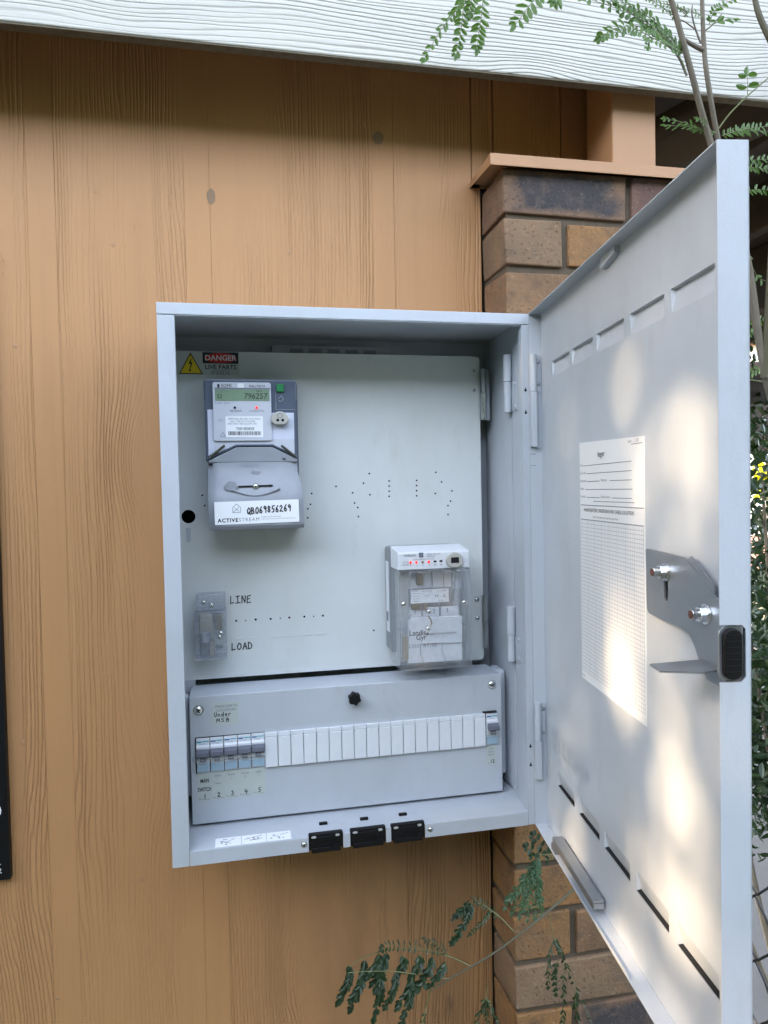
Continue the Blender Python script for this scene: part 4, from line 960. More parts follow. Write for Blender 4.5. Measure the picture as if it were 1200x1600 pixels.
T_('Ripple Control Receiver', .0052, 691, 989.3, YF, fpn, mat=INK, sx=.95); T_('L350', .0085, 647, 1010, YF, fpn, mat=GINK); T_('RT100', .0085, 672, 1008.5, YF, fpn, mat=GINK)
rb = MB()
for pts_ in (((657, 1005), (657, 1022), (661, 1029), (661, 1038)), ((691, 1004), (691, 1020), (695, 1027), (695, 1036)), ((657, 1005.5), (720, 1003.5))):
    P_ = [onY(u, v, YF-.001) for u, v in pts_]; rb.stroke([(p.x, p.z) for p in P_], .0012, YF-.002, YF)
build('moulded_rib', rb, LMID, fpn, bevel=.0004)
build('dark_side_slot', B(MB(), 629, 994, 637.5, 1030, -.150, .002), BEIGE, rl)
# clear cover: five walls
CY = -.1660
cx0_, cx1_ = .3535, .4735; cz1 = zB-.0015; cz0 = onY(680, 1046, CY).z
def clearbox(name, x0, x1, y0, y1, z0, z1, t, mat, parent, bev=.0015):
    m = MB().box(x0, x1, y0, y0+t, z0, z1).box(x0, x0+t, y0+t, y1, z0, z1).box(x1-t, x1, y0+t, y1, z0, z1).box(x0+t, x1-t, y0+t, y1, z0, z0+t).box(x0+t, x1-t, y0+t, y1, z1-t, z1)
    return build(name, m, mat, parent, bevel=bev, seg=2)
cc = clearbox('clear_cover', cx0_, cx1_, CY, -.109, cz0, cz1, .0018, CLEAR, rl)
ed = MB()
P = lambda u, v: (onY(u, v, CY-.001).x, onY(u, v, CY-.001).z)
for pts_ in ((P(641, 895), P(642, 962), P(634, 970), P(634, 982), P(626, 984)), (P(722, 893), P(722, 962)), (P(713, 893), P(713, 945)), (P(641, 895), P(668, 894), P(669, 891), P(689, 890), P(690, 893), P(722, 892)), (P(634, 982), P(634, 1040), P(727, 1034), P(727, 976), P(722, 974))):
    ed.stroke(pts_, .0018, CY-.0012, CY)
build('cover_moulding', ed, CLEAR2, cc, bevel=.0004)
build('window_tube', B(MB(), 708, 908, 716, 936, CY-.0003, .004), CLEAR2, cc, bevel=.0015)
for u, v in ((631, 944), (725.5, 941.5)): c = onY(u, v, CY); screw(c.x, CY-.0006, c.z, .0036, cc)
for u, v in ((669, 955), (668, 981.5)): c = onY(u, v, CY); build('sealing_bush', MB().cyl((c.x, CY-.004, c.z), (c.x, CY, c.z), .0046, 18), CLEAR2, cc, bevel=.0006); screw(c.x, CY-.0042, c.z, .0026, cc)
sw = [onY(u, v, CY-.004) for u, v in ((669, 962), (673, 968), (675, 974), (672, 979))]
build('sealing_wire', MB().tube([tuple(p) for p in sw], .0010, 6), BRASSY, cc, smooth=True)

# ---- main fuse in clear cover
fu = empty('fuse_holder', (.058, -.065, .27), 'clear plastic covered main fuse beside the handwritten LINE and LOAD', 'fuse holder')
clearbox('clear_cover', .0335, .0825, -.1060, -.0625, .2755, .3530, .0016, CLEAR2, fu)
clearbox('clear_shroud', .0365, .0815, -.0960, -.0625, .3535, .3790, .0016, CLEAR2, fu)
build('carrier', MB().box(.0400, .0610, -.098, -.063, .318, .349), BEIGE, fu, bevel=.003)
build('carrier', MB().box(.0400, .0550, -.098, -.063, .279, .308), LGREY, fu, bevel=.003)
build('contact', MB().box(.0555, .0640, -.1000, -.075, .2810, .3040), BEIGE, fu, bevel=.001)
build('contact', MB().box(.0650, .0760, -.090, -.065, .3200, .3440), BRASSY, fu, bevel=.001)
build('fuse_barrel', MB().cyl((.049, -.098, .304), (.049, -.098, .320), .0085, 16), TCOV, fu, smooth=True)
print_text('100A', .0085, .0705, -.1064, .2960, fu, mat=INK, M=I4 @ Matrix.Identity(4), sx=.7)
m = MB()
for z in (.2905, .3150, .3180, .3390, .3560, .3650, .3720): m.box(.0355, .0800, -.1078 if z < .353 else -.0975, -.1060 if z < .353 else -.0960, z, z+.0010)
m.box(.0660, .0672, -.1078, -.106, .2780, .3510); m.box(.0550, .0562, -.0975, -.096, .3550, .3780)
build('moulded_rib', m, CLEAR2, fu, bevel=.0003)
for x, z in ((.0720, .3120), (.0740, .3180), (.0600, .3620), (.0480, .3670)): screw(x, -.1064 if z < .353 else -.0966, z, .0028, fu)

# =================================================================== PLANTS
def leaflet(mb, p, d, side, L, wd, fold=.25, rng=random):
    """pointed oval leaflet with a folded midrib"""
    d = d.normalized(); s = side - d*side.dot(d); s.normalize(); n = d.cross(s)
    q = [p, p+d*L*.16+s*wd*.34+n*wd*fold*.7, p+d*L*.45+s*wd*.5+n*wd*fold, p+d*L*.80+s*wd*.36+n*wd*fold*.7, p+d*L, p+d*L*.80-s*wd*.36+n*wd*fold*.7, p+d*L*.45-s*wd*.5+n*wd*fold, p+d*L*.16-s*wd*.34+n*wd*fold*.7]
    k = len(mb.v); mb.v += q; mb.f += [(k, k+1, k+2, k+4), (k+2, k+3, k+4), (k, k+4, k+6, k+7), (k+4, k+5, k+6)]
def curve(pts, n):
    pts = [Vector(p) for p in pts]
    if len(pts) == 2: return [pts[0].lerp(pts[1], i/n) for i in range(n+1)]
    out = []; m = len(pts)-1
    for i in range(n+1):
        t = i/n*m; j = min(int(t), m-1); f = t-j
        p0 = pts[max(j-1, 0)]; p1 = pts[j]; p2 = pts[j+1]; p3 = pts[min(j+2, m)]
        out.append(.5*((2*p1)+(-p0+p2)*f+(2*p0-5*p1+4*p2-p3)*f*f+(-p0+3*p1-3*p2+p3)*f**3))
    return out
VIEW = lambda p: (Vector(CAM)-p).normalized()
def pinna(parent, pts, n, L, wd, face=None, ang=55, mat=None, seed=0, tw=.3, stemr=.0005, name='pinna', closed=0.):
    """one feather of a bipinnate leaf: a stalk with n pairs of leaflets; face = the way the blade looks"""
    rg = random.Random(seed); c = curve(pts, n); mb = MB()
    for i in range(1, len(c)):
        t = (c[i]-c[i-1]).normalized(); f = Vector(face) if face else Vector((0, -1, .3)); f = (f-t*f.dot(t)).normalized(); sd = t.cross(f)
        l = L*(.55+.45*math.sin(PI*min(1, (i/len(c))*.9+.15)))*rg.uniform(.86, 1.1)
        for s in (-1, 1):
            if rg.random() < .04: continue
            a = math.radians(ang*rg.uniform(.85, 1.15)*(1-closed)); dirn = t*math.cos(a)+sd*s*math.sin(a)+f*rg.uniform(-tw, tw)-Vector((0, 0, .12))
            leaflet(mb, c[i]+t*rg.uniform(-.001, .001), dirn, t*.6+f*rg.uniform(-.8, .2)*tw-sd*s*.2+t, l, wd*rg.uniform(.85, 1.1))
    t = (c[-1]-c[-2]).normalized(); leaflet(mb, c[-1], t, Vector((1, 0, .2)), L*.8, wd)
    o = build(name, mb, mat or LEAF, parent, smooth=False); 
    o2 = build('stalk', MB().tube([tuple(p) for p in c], stemr*1.3, 5, stemr*.6), STEMG, o, smooth=True)
    return o
def Pz(u, v, y): return onY(u, v, y)

sp = empty('leucaena_tree', (1.02, -.32, GZ), 'slender young feathery-leaved tree with two thin stems crossing the white fascia at top right', 'young tree')
def stem(parent, pts, r0, r1, mat=STEM, name='stem', n=24, k=8):
    c = curve(pts, n); return build(name, MB().tube([tuple(p) for p in c], r0, k, r1), mat, parent, smooth=True)
yS = -.42
stem(sp, [(1.35, -.33, GZ), Pz(1290, 1100, -.335), Pz(1222, 700, -.34), Pz(1192, 570, -.36), Pz(1165, 390, -.38), Pz(1109, 219, -.40), Pz(1077, 101, yS), Pz(1047, -5, yS-.01), Pz(1020, -60, yS-.02), Pz(985, -260, yS-.02)], .0068, .0026, BARK, n=40)
stem(sp, [Pz(1195, 590, -.36), Pz(1160, 400, -.36), Pz(1121, 213, -.37), Pz(1105, 120, -.38), Pz(1100, 70, -.38), Pz(1097, -5, -.38), Pz(1092, -240, -.38)], .0044, .0027, BARK, n=30)
stem(sp, [Pz(1200, 55, -.45), Pz(1185, 20, -.45), Pz(1176, -20, -.45), Pz(1160, -100, -.45)], .0042, .003, STEM, n=10)
stem(sp, [Pz(1195, 590, -.36), Pz(1212, 300, -.40), Pz(1220, 120, -.44), Pz(1200, 55, -.45)], .0060, .0042, STEM, n=10)
# side shoots
stem(sp, [Pz(1073, 118, yS), Pz(1063, 95, yS), Pz(1055, 82, yS-.01)], .0016, .001, STEM, 'twig', 8)
stem(sp, [Pz(1098, 78, -.38), Pz(1082, 70, -.38), Pz(1070, 62, -.385)], .0035, .0022, BARK, 'twig', 8)
stem(sp, [Pz(1095, 68, -.38), Pz(1085, 40, -.385), Pz(1081, 20, -.39), Pz(1082, 8, -.39)], .0014, .0007, BARK, 'twig', 8)
stem(sp, [Pz(1085, 45, -.385), Pz(1070, 34, -.39), Pz(1060, 30, -.39)], .0010, .0006, BARK, 'twig', 8)
def frond(parent, rachis, pins, r=.0012, mat=None, nm='frond'):
    c = curve(rachis, 14); f = build(nm, MB().tube([tuple(p) for p in c], r, 6, r*.6), STEMG, parent, smooth=True)
    for i, a in enumerate(pins): pinna(f, *a[:4], seed=i*7+len(pins), mat=mat, **(a[4] if len(a) > 4 else {}))
    return f
y0 = -.45
# hanging feathers at top, left group
frond(sp, [Pz(985, -260, yS-.02), Pz(880, -190, y0-.02), Pz(790, -120, y0-.02), Pz(735, -40, y0-.02), Pz(720, -10, y0-.02)], [
    ([Pz(723, -6, y0-.02), Pz(712, 18, y0-.02), Pz(690, 45, y0-.03), Pz(664, 90, y0-.03)], 13, .0110, .0042, dict(ang=42, tw=.5)),
    ([Pz(735, -30, y0-.02), Pz(724, 15, y0-.03), Pz(720, 50, y0-.03), Pz(713, 84, y0-.03)], 13, .0115, .0047, dict(ang=62)),
    ([Pz(755, -30, y0-.02), Pz(754, 10, y0-.03), Pz(749, 45, y0-.03), Pz(745, 76, y0-.03)], 12, .0125, .0052, dict(ang=62)),
    ([Pz(742, -40, y0-.02), Pz(738, -10, y0-.03), Pz(733, 22, y0-.03)], 9, .0110, .0050, dict(ang=60))])
frond(sp, [Pz(985, -260, yS-.02), Pz(930, -120, y0), Pz(880, -60, y0)], [
    ([Pz(875, -50, y0), Pz(845, -12, y0), Pz(826, 10, y0), Pz(806, 38, y0)], 9, .0165, .0062, dict(ang=60)),
    ([Pz(890, -60, y0), Pz(880, -15, y0), Pz(868, 2, y0)], 7, .015, .006, dict(ang=55))])
# big frond across the top centre
frond(sp, [Pz(1073, 118, yS), Pz(1062, 90, yS), Pz(1030, 60, yS), Pz(985, 20, yS-.01), Pz(930, -15, yS-.02)], [
    ([Pz(1066, 84, yS), Pz(1035, 52, yS-.01), Pz(985, 22, yS-.01), Pz(908, -6, yS-.02)], 24, .0140, .0062, dict(ang=62)),
    ([Pz(1064, 78, yS), Pz(1030, 40, yS-.01), Pz(990, 12, yS-.01), Pz(950, -8, yS-.02)], 20, .0115, .0055, dict(ang=55)),
    ([Pz(1066, 82, yS), Pz(1040, 60, yS-.01), Pz(1010, 38, yS-.01), Pz(965, 8, yS-.02)], 18, .0110, .0055, dict(ang=70)),
    ([Pz(1062, 80, yS-.01), Pz(1025, 62, yS-.02), Pz(985, 45, yS-.02), Pz(935, 62, yS-.02)], 19, .0105, .0050, dict(ang=70)),
    ([Pz(1010, 45, yS-.01), Pz(985, 40, yS-.01), Pz(958, 46, yS-.02), Pz(938, 58, yS-.02)], 9, .0125, .0055, dict(ang=66)),
    ([Pz(1040, 60, yS-.01), Pz(1018, 62, yS-.01), Pz(1012, 74, yS-.02)], 5, .0110, .0045, dict(ang=40)),
    ([Pz(1060, 30, yS), Pz(1035, 12, yS-.01), Pz(1008, -6, yS-.02)], 11, .0085, .0036, dict(ang=60))])
frond(sp, [Pz(1098, 50, -.38), Pz(1112, 40, -.385), Pz(1128, 22, -.39)], [
    ([Pz(1108, 38, -.385), Pz(1116, 18, -.39), Pz(1132, 6, -.39), Pz(1160, -6, -.4)], 12, .0080, .0038, dict(ang=60)),
    ([Pz(1112, 38, -.385), Pz(1128, 33, -.39), Pz(1146, 30, -.39)], 3, .0120, .0062, dict(ang=35))])
frond(sp, [Pz(1075, 20, -.385), Pz(1060, 12, -.39), Pz(1040, 6, -.39)], [
    ([Pz(1075, 26, -.385), Pz(1060, 14, -.39), Pz(1038, 6, -.39), Pz(1010, 0, -.4)], 12, .0065, .0026, dict(ang=60)),
    ([Pz(1098, 26, -.385), Pz(1086, 20, -.39), Pz(1066, 14, -.39)], 7, .0065, .0026, dict(ang=60))])
# young shoot and leaves by the door top, right
frond(sp, [Pz(1120, 205, -.40), Pz(1140, 178, -.41), Pz(1168, 150, -.42), Pz(1205, 118, -.43)], [
    ([Pz(1168, 148, -.42), Pz(1168, 135, -.42), Pz(1168, 118, -.42)], 2, .016, .0085, dict(ang=75)),
    ([Pz(1120, 207, -.40), Pz(1100, 202, -.40), Pz(1075, 198, -.40), Pz(1042, 196, -.40)], 10, .0140, .0022, dict(ang=30, closed=.2)),
    ([Pz(1120, 208, -.40), Pz(1095, 204, -.40), Pz(1070, 192, -.40), Pz(1040, 186, -.40)], 10, .0100, .0030, dict(ang=40)),
    ([Pz(1112, 205, -.40), Pz(1100, 192, -.41), Pz(1090, 186, -.41)], 6, .0080, .0026, dict(ang=50)),
    ([Pz(1128, 212, -.36), Pz(1150, 205, -.36), Pz(1175, 200, -.36), Pz(1215, 196, -.36)], 18, .0110, .0036, dict(ang=58)),
    ([Pz(1150, 208, -.34), Pz(1180, 204, -.34), Pz(1220, 208, -.34)], 12, .0100, .0036, dict(ang=58))], mat=None)
for j, (pa, nn) in enumerate((([(1150, 240), (1180, 250), (1225, 244)], 13), ([(1158, 262), (1180, 262), (1225, 268)], 14), ([(1160, 300), (1185, 296), (1225, 300)], 12), ([(1158, 350), (1182, 430), (1220, 440)], 10), ([(1150, 505), (1185, 500), (1230, 512)], 14), ([(1150, 522), (1185, 520), (1230, 534)], 14), ([(1190, 575), (1172, 582), (1150, 590)], 8))):
    frond(sp, [Pz(1215, 420+30*j, -.33), Pz(pa[-1][0], pa[-1][1], -.32)], [([Pz(u, v, -.32) for u, v in pa], nn, .0115, .0046, dict(ang=55))])

# lower branch coming from behind the door, across wall and pier
lb_ = empty('leucaena_branch', (.66, -.28, GZ), 'leafy low branch with drooping feathery leaves in front of the brick pier below the cabinet', 'branch')
yb = -.235
tw_ = [Pz(930, 1362, yb+.03), Pz(890, 1395, yb+.02), Pz(830, 1446, yb), Pz(775, 1487, yb), Pz(735, 1511, yb), Pz(702, 1530, yb), Pz(672, 1548, yb-.01)]
stem(lb_, tw_, .0024, .0010, STEM, 'twig', 24)
stem(lb_, [(.98, -.30, GZ), (.97, -.30, -.45), Pz(1100, 1330, -.24), Pz(1000, 1330, -.22), Pz(930, 1362, yb+.03)], .0055, .0026, BARK, 'stem', 20)
def hang(u0, v0, u1, v1, y=yb, n=19, L=.0128, wd=.0060, bend=6, **kw):
    return ([Pz(u0, v0, y), Pz((u0+u1)/2+bend, (v0+v1)/2-4, y-.01), Pz(u1, v1, y-.012)], int(n*1.5) if n < 16 else n, L, wd, dict(ang=46, tw=.5, closed=.25, **kw))
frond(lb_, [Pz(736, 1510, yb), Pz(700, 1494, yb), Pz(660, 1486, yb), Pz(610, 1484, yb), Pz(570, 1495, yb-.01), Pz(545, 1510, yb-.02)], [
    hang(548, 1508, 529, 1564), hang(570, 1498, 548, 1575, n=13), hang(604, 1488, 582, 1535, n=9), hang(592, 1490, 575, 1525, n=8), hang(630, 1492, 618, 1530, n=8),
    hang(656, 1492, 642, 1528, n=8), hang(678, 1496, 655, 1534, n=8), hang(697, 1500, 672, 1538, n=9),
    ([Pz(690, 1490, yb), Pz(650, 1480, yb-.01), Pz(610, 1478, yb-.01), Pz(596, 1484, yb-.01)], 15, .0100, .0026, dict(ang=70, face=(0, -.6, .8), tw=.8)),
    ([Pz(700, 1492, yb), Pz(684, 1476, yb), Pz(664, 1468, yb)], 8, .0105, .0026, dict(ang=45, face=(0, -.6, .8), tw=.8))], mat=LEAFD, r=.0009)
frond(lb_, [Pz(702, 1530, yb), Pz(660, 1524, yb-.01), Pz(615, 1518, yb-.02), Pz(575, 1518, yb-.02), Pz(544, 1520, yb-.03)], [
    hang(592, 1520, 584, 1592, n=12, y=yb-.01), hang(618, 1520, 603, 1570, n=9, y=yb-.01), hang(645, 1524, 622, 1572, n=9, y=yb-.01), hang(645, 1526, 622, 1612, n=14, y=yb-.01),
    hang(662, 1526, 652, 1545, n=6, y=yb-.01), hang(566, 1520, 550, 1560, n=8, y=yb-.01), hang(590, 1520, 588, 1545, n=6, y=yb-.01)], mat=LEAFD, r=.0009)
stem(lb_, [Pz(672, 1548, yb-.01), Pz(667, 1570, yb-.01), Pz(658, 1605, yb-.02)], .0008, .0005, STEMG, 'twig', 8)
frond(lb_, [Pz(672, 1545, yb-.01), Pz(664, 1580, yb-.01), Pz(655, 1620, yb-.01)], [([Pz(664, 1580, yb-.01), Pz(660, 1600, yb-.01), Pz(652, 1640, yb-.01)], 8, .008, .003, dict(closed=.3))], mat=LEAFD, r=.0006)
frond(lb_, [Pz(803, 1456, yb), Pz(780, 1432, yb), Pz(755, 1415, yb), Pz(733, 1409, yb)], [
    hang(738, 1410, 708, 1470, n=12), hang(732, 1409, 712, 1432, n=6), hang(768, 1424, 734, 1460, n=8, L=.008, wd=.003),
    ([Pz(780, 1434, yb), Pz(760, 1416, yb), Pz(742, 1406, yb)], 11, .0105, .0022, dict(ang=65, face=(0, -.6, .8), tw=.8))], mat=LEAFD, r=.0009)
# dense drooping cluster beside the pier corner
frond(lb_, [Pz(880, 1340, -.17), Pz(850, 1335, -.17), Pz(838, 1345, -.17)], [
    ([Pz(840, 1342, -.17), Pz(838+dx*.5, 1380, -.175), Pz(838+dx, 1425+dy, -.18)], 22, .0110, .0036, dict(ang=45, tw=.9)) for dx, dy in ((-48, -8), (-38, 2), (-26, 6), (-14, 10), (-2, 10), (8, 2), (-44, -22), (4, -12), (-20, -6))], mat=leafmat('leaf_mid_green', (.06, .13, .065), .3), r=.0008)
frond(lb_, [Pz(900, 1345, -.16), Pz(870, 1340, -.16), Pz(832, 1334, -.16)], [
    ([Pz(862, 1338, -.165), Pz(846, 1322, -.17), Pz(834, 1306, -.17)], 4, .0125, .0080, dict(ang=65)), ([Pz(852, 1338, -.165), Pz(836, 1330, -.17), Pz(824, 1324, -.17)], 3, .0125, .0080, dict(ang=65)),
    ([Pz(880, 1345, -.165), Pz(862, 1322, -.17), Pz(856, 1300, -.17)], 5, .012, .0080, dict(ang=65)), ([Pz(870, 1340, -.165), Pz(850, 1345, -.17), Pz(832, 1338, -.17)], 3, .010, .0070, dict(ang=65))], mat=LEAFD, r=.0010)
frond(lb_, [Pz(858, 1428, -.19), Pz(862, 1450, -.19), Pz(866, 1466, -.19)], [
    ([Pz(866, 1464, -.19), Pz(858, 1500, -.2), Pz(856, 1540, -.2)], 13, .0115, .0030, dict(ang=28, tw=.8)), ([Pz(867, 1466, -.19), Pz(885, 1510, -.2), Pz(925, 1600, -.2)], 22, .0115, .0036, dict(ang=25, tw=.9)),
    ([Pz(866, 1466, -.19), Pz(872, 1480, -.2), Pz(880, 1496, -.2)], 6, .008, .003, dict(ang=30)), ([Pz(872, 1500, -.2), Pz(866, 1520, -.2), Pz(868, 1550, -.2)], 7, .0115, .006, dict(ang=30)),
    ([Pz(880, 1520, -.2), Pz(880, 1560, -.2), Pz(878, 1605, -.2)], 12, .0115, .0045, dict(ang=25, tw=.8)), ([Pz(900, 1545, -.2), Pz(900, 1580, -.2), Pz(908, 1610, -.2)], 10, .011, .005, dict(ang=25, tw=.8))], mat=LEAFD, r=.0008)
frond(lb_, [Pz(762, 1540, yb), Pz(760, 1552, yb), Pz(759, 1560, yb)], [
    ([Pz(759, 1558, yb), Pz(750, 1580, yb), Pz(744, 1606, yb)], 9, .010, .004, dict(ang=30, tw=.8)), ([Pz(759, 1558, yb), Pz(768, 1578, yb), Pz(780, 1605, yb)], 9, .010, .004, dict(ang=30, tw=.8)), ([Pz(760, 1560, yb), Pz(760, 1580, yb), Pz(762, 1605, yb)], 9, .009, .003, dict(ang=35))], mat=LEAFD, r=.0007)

# ---- chain link fence running out from the pier
fn = empty('chain_link_fence', (.72, -.6, GZ), 'dark chain link fence at the lower right edge beyond the cabinet door', 'fence')
XF = .705; m = MB(); st_ = .0395
yk0 = -.5505
for k in range(-14, 14):
    ya = yk0+k*st_
    if ya > -.43 or ya < -1.13: continue
    pts_ = []; nzz = 28
    for j in range(nzz):
        z = .0835-.0402*j if True else 0
        on_a = (j+k) % 2 == 0
        yy = ya-(st_*.5) if on_a else ya+st_*.5
        pts_.append((XF+(.0022 if on_a else -.0022), yy, z))
    cc_ = []
    for a, b in zip(pts_, pts_[1:]):
        a = Vector(a); b = Vector(b); cc_ += [a, a.lerp(b, .15)+Vector((0, 0, .0015)), a.lerp(b, .5)+Vector((0, 0, -.001)), a.lerp(b, .85)+Vector((0, 0, -.0015))]
    m.tube([tuple(p) for p in cc_], .0015, 5)
o = build('wire_mesh', m, WIRE, fn, smooth=True)
build('fence_post', MB().cyl((XF, -1.16, GZ), (XF, -1.16, .10), .012, 14), WIRE, fn, smooth=True)

# ---- background seen past the door: shrubs, pale building, path
def blob_leaves(mb, c, r, n, L, wd, rg, squash=1.):
    for _ in range(n):
        v = Vector((rg.gauss(0, 1), rg.gauss(0, 1), rg.gauss(0, 1))).normalized()*r*rg.random()**.45; v.z *= squash
        d = Vector((rg.gauss(0, 1), rg.gauss(0, 1), rg.gauss(-.3, .8))); sd = Vector((rg.gauss(0, 1), rg.gauss(0, 1), rg.gauss(0, 1)))
        if d.length < .1: continue
        leaflet(mb, Vector(c)+v, d, sd, L*rg.uniform(.7, 1.3), wd*rg.uniform(.8, 1.2), .15)
def shrub(name, base, label, blobs, mat, L, wd, seed, cat='shrub'):
    t = empty(name, base, label, cat); rg = random.Random(seed)
    tr = MB()
    for bc_, r, n in blobs:
        pth = curve([base, (Vector(base)+Vector(bc_))/2+Vector((rg.uniform(-.05, .05), 0, 0)), bc_], 8); tr.tube([tuple(p) for p in pth], .012, 6, .004)
    build('stems', tr, BARK, t, smooth=True)
    mb = MB()
    for bc_, r, n in blobs: blob_leaves(mb, bc_, r, n, L, wd, rg)
    o = build('foliage', mb, mat, t); tag(o, kind='stuff'); return t
def far(u, v, y): p = onY(u, v, y); return (p.x, p.y, p.z)
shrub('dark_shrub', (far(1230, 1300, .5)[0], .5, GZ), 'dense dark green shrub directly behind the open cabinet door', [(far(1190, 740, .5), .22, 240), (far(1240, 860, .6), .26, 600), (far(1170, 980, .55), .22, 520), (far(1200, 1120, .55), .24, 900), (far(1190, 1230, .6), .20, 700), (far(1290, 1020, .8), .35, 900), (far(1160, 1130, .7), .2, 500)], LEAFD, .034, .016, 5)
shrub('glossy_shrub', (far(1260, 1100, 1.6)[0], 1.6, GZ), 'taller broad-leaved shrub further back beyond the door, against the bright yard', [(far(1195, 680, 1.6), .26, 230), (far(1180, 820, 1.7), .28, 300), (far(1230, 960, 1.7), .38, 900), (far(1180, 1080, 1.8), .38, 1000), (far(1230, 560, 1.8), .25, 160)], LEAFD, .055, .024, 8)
shrub('yellow_shrub', (far(1200, 1000, 6.5)[0], 6.5, GZ), 'sunlit yellow-green shrub glimpsed through the dark leaves', [(far(1195, 612, 6.5), .34, 900), (far(1200, 752, 6.5), .22, 300)], LEAFY, .12, .06, 9)
hb2 = empty('pale_house', (8.5, 11, GZ), 'sunlit pale rendered house far beyond the foliage', 'house')
build('wall', MB().box(4.5, 16, 10, 10.2, GZ, 3.0), plain('pale_render', (.80, .76, .70), .8, nscale=2), hb2)
build('plinth', MB().box(4.5, 16, 9.97, 9.999, GZ, -.4), plain('pinkish_plinth', (.55, .30, .22), .8, nscale=3), hb2)
build('roof', MB().prism([(4.2, 3.0), (16.3, 3.0), (14, 4.6), (6.5, 4.6)], 9.7, 13), plain('tile_roof', (.3, .12, .07), .8), hb2)
bw_ = empty('dark_backdrop', (3, 3.3, .8), 'dark board backdrop added for the gloom under the open roof at right', 'wall')
for i in range(8): build('board', MB().box(1.0+.42*i, 1.41+.42*i, 3.30, 3.33, .75, 1.42), RAW, bw_, bevel=.003)  # dark boards added as a backdrop for the shade under the roof
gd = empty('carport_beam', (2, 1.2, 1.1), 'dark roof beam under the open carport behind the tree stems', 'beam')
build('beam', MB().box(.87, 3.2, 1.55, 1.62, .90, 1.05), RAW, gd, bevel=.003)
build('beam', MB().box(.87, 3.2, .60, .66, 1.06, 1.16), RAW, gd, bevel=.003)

# ---- tree standing to the left in the yard, whose crown shades the wall and dapples the door
ST = empty('shade_tree', (-6.6, -1.4, GZ), 'leafy yard tree left of the camera shading the wall', 'tree')
rg = random.Random(21)
cc0 = Vector((.35, -.45, .45)) + TO_SUN*9.0
ST.location = (cc0.x, cc0.y, GZ); WORLD[ST.name] = Matrix.Translation(ST.location)
build('trunk', MB().tube([(cc0.x, cc0.y, GZ), (cc0.x+.1, cc0.y+.05, 1.0), (cc0.x, cc0.y, cc0.z)], .13, 10, .05), BARK, ST, smooth=True)
# openings of the crown: where the sun comes through onto the door (door coordinates s, z, half sizes)
gaps = [(.430, .590, .034, .038, .8), (.445, .545, .040, .045, .9), (.450, .500, .030, .040, .6), (.495, .500, .022, .045, .6), (.400, .560, .025, .05, .35), (.33, .545, .03, .06, .3),
        (.350, .360, .040, .045, .75), (.320, .310, .040, .04, .6), (.440, .385, .02, .03, .3), (.500, .345, .03, .03, .45), (.400, .255, .035, .05, .9), (.420, .195, .04, .05, .9), (.455, .130, .04, .05, .8), (.350, .110, .05, .05, .75), (.270, .055, .08, .035, .9), (.380, .045, .07, .035, .9), (.160, .035, .05, .03, .7),
        (.130, .075, .03, .04, .45), (.500, .260, .022, .09, .55), (.52, .15, .02, .05, .35), (.28, .0, .12, .03, .9), (.24, .16, .025, .04, .3)]
def openness(p):
    # follow the sunlight from a leaf to the door plane
    d = -TO_SUN; t = (DO + DN*OF - p).dot(DN)/d.dot(DN); q = p+d*t; s = (q-DO).dot(DX); z = q.z
    o = 0
    for a, b, ra, rb, k_ in gaps:
        e = ((s-a)/(ra*1.6))**2+((z-b)/(rb*1.45))**2
        if e < 5: o = max(o, k_*math.exp(-e*.8))
    return o
mb = MB(); right = TO_SUN.cross(Vector((0, 0, 1))).normalized(); upv = right.cross(TO_SUN).normalized()
TMAX = .125
for _ in range(115000):
    a, b, c_ = rg.uniform(-1.8, 1.8), rg.uniform(-2.1, 2.1), rg.uniform(-.6, .6)
    if (a/1.8)**2+(b/2.1)**2 > 1+rg.uniform(-.15, .1): continue
    p = cc0+right*a+upv*b+TO_SUN*c_
    if rg.random() > -math.log(TMAX*openness(p)+.0008)/7.1: continue
    d = Vector((rg.gauss(0, 1), rg.gauss(0, 1), rg.gauss(-.3, .6))); sd = Vector((rg.gauss(0, 1), rg.gauss(0, 1), rg.gauss(0, 1)))
    L = rg.uniform(.048, .084); leaflet(mb, p-d.normalized()*L/2, d, sd, L, L*.55, .1)
o = build('crown', mb, LEAF, ST); tag(o, kind='stuff')

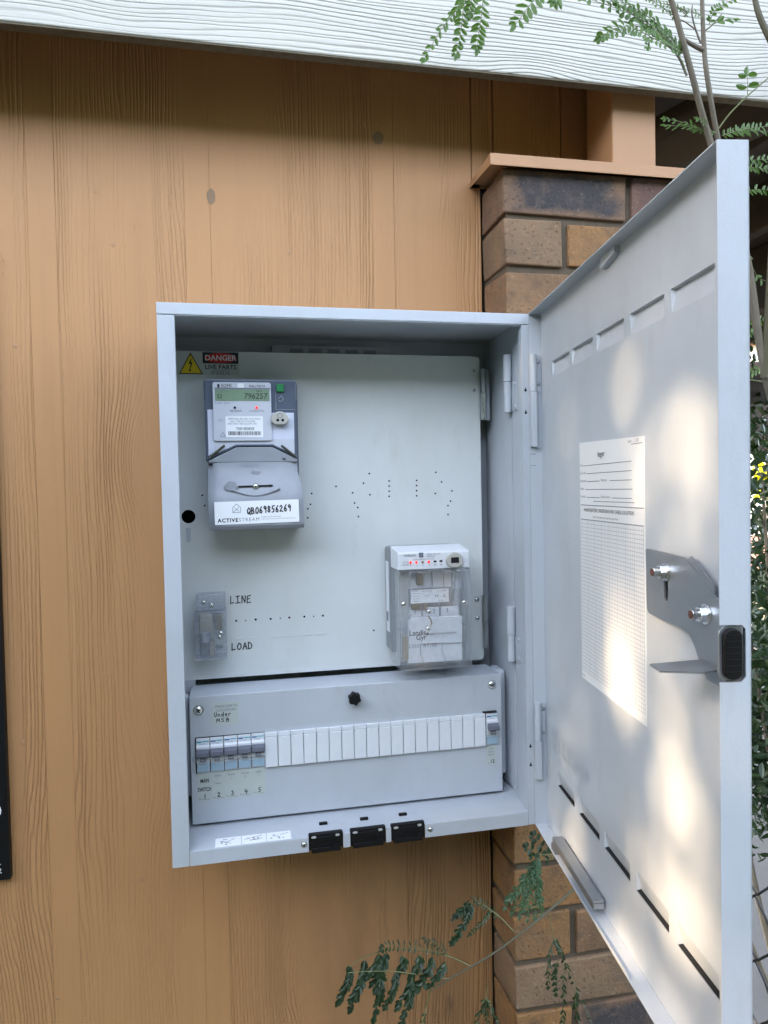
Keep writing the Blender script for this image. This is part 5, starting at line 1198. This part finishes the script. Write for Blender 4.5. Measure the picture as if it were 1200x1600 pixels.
# unseen hedge added to block the low sky in front and to the left
hg = empty('sky_blocking_hedge', (0, -6, GZ), 'added tall dark hedge, out of view, blocking the low sky opposite the cabinet', 'hedge')
def hedge(x0, y0, x1, y1, top, seed):
    rg = random.Random(seed); n = 60; k = 8; mb = MB(); a = Vector((x0, y0, 0)); b = Vector((x1, y1, 0)); nn = Vector((-(y1-y0), x1-x0, 0)).normalized()
    vs = []
    for j in range(k+1):
        for i in range(n+1):
            p = a.lerp(b, i/n); z = GZ+(top-GZ)*j/k; q_ = Vector((p.x, p.y, z)); o = noise.noise(q_*1.3)*.35+noise.noise(q_*4)*.12
            if j == k: z += noise.noise(q_*.9)*.35
            vs.append((p.x+nn.x*o, p.y+nn.y*o, z))
    m = n+1
    mb.add(vs, [(j*m+i, j*m+i+1, (j+1)*m+i+1, (j+1)*m+i) for j in range(k) for i in range(n)])
    vs2 = [(v[0]-nn.x*.9, v[1]-nn.y*.9, v[2]) for v in vs[k*m:]]
    mb.add(vs[k*m:]+vs2, [(i, i+1, m+i+1, m+i) for i in range(n)]); mb.add(vs2+[(v[0], v[1], GZ) for v in vs2], [(i, i+1, m+i+1, m+i) for i in range(n)])
    return mb
build('hedge_run', hedge(9, -6, -5, -6, 2.9, 1), plain('hedge_green', (.035, .055, .02), .8, nscale=20, namt=.5, bump=.8, bscale=30), hg)
build('hedge_run', hedge(-5, -6, -5, -.2, 2.5, 2), MATS['hedge_green'], hg)

# unseen canopy added to block the left sky above the sun's path
nt_ = empty('sky_blocking_tree', (-5.2, .6, GZ), 'added tree, out of view, with a high dark canopy blocking the left sky', 'tree')
build('trunk', MB().tube([(-5.2, .6, GZ), (-5.0, .5, 1.5), (-4.4, .2, 4.6)], .2, 10, .09), BARK, nt_, smooth=True)
rg = random.Random(33); mb = MB()
for _ in range(36000):
    el = math.radians(rg.uniform(38, 78)); az = math.radians(rg.uniform(-42, 38)); rr_ = rg.uniform(5.0, 6.4)
    if noise.noise(Vector((el*5, az*5, 2)))+.25 < rg.uniform(-.3, .3): continue
    p = Vector((.5, -.4, .5)) + Vector((-math.cos(el)*math.cos(az), -math.cos(el)*math.sin(az), math.sin(el)))*rr_
    leaflet(mb, p, Vector((rg.gauss(0, 1), rg.gauss(0, 1), rg.gauss(-.3, .6))), Vector((rg.gauss(0, 1), rg.gauss(0, 1), rg.gauss(0, 1))), rg.uniform(.12, .2), .09, .1)
o = build('canopy', mb, LEAFD, nt_); tag(o, kind='stuff')
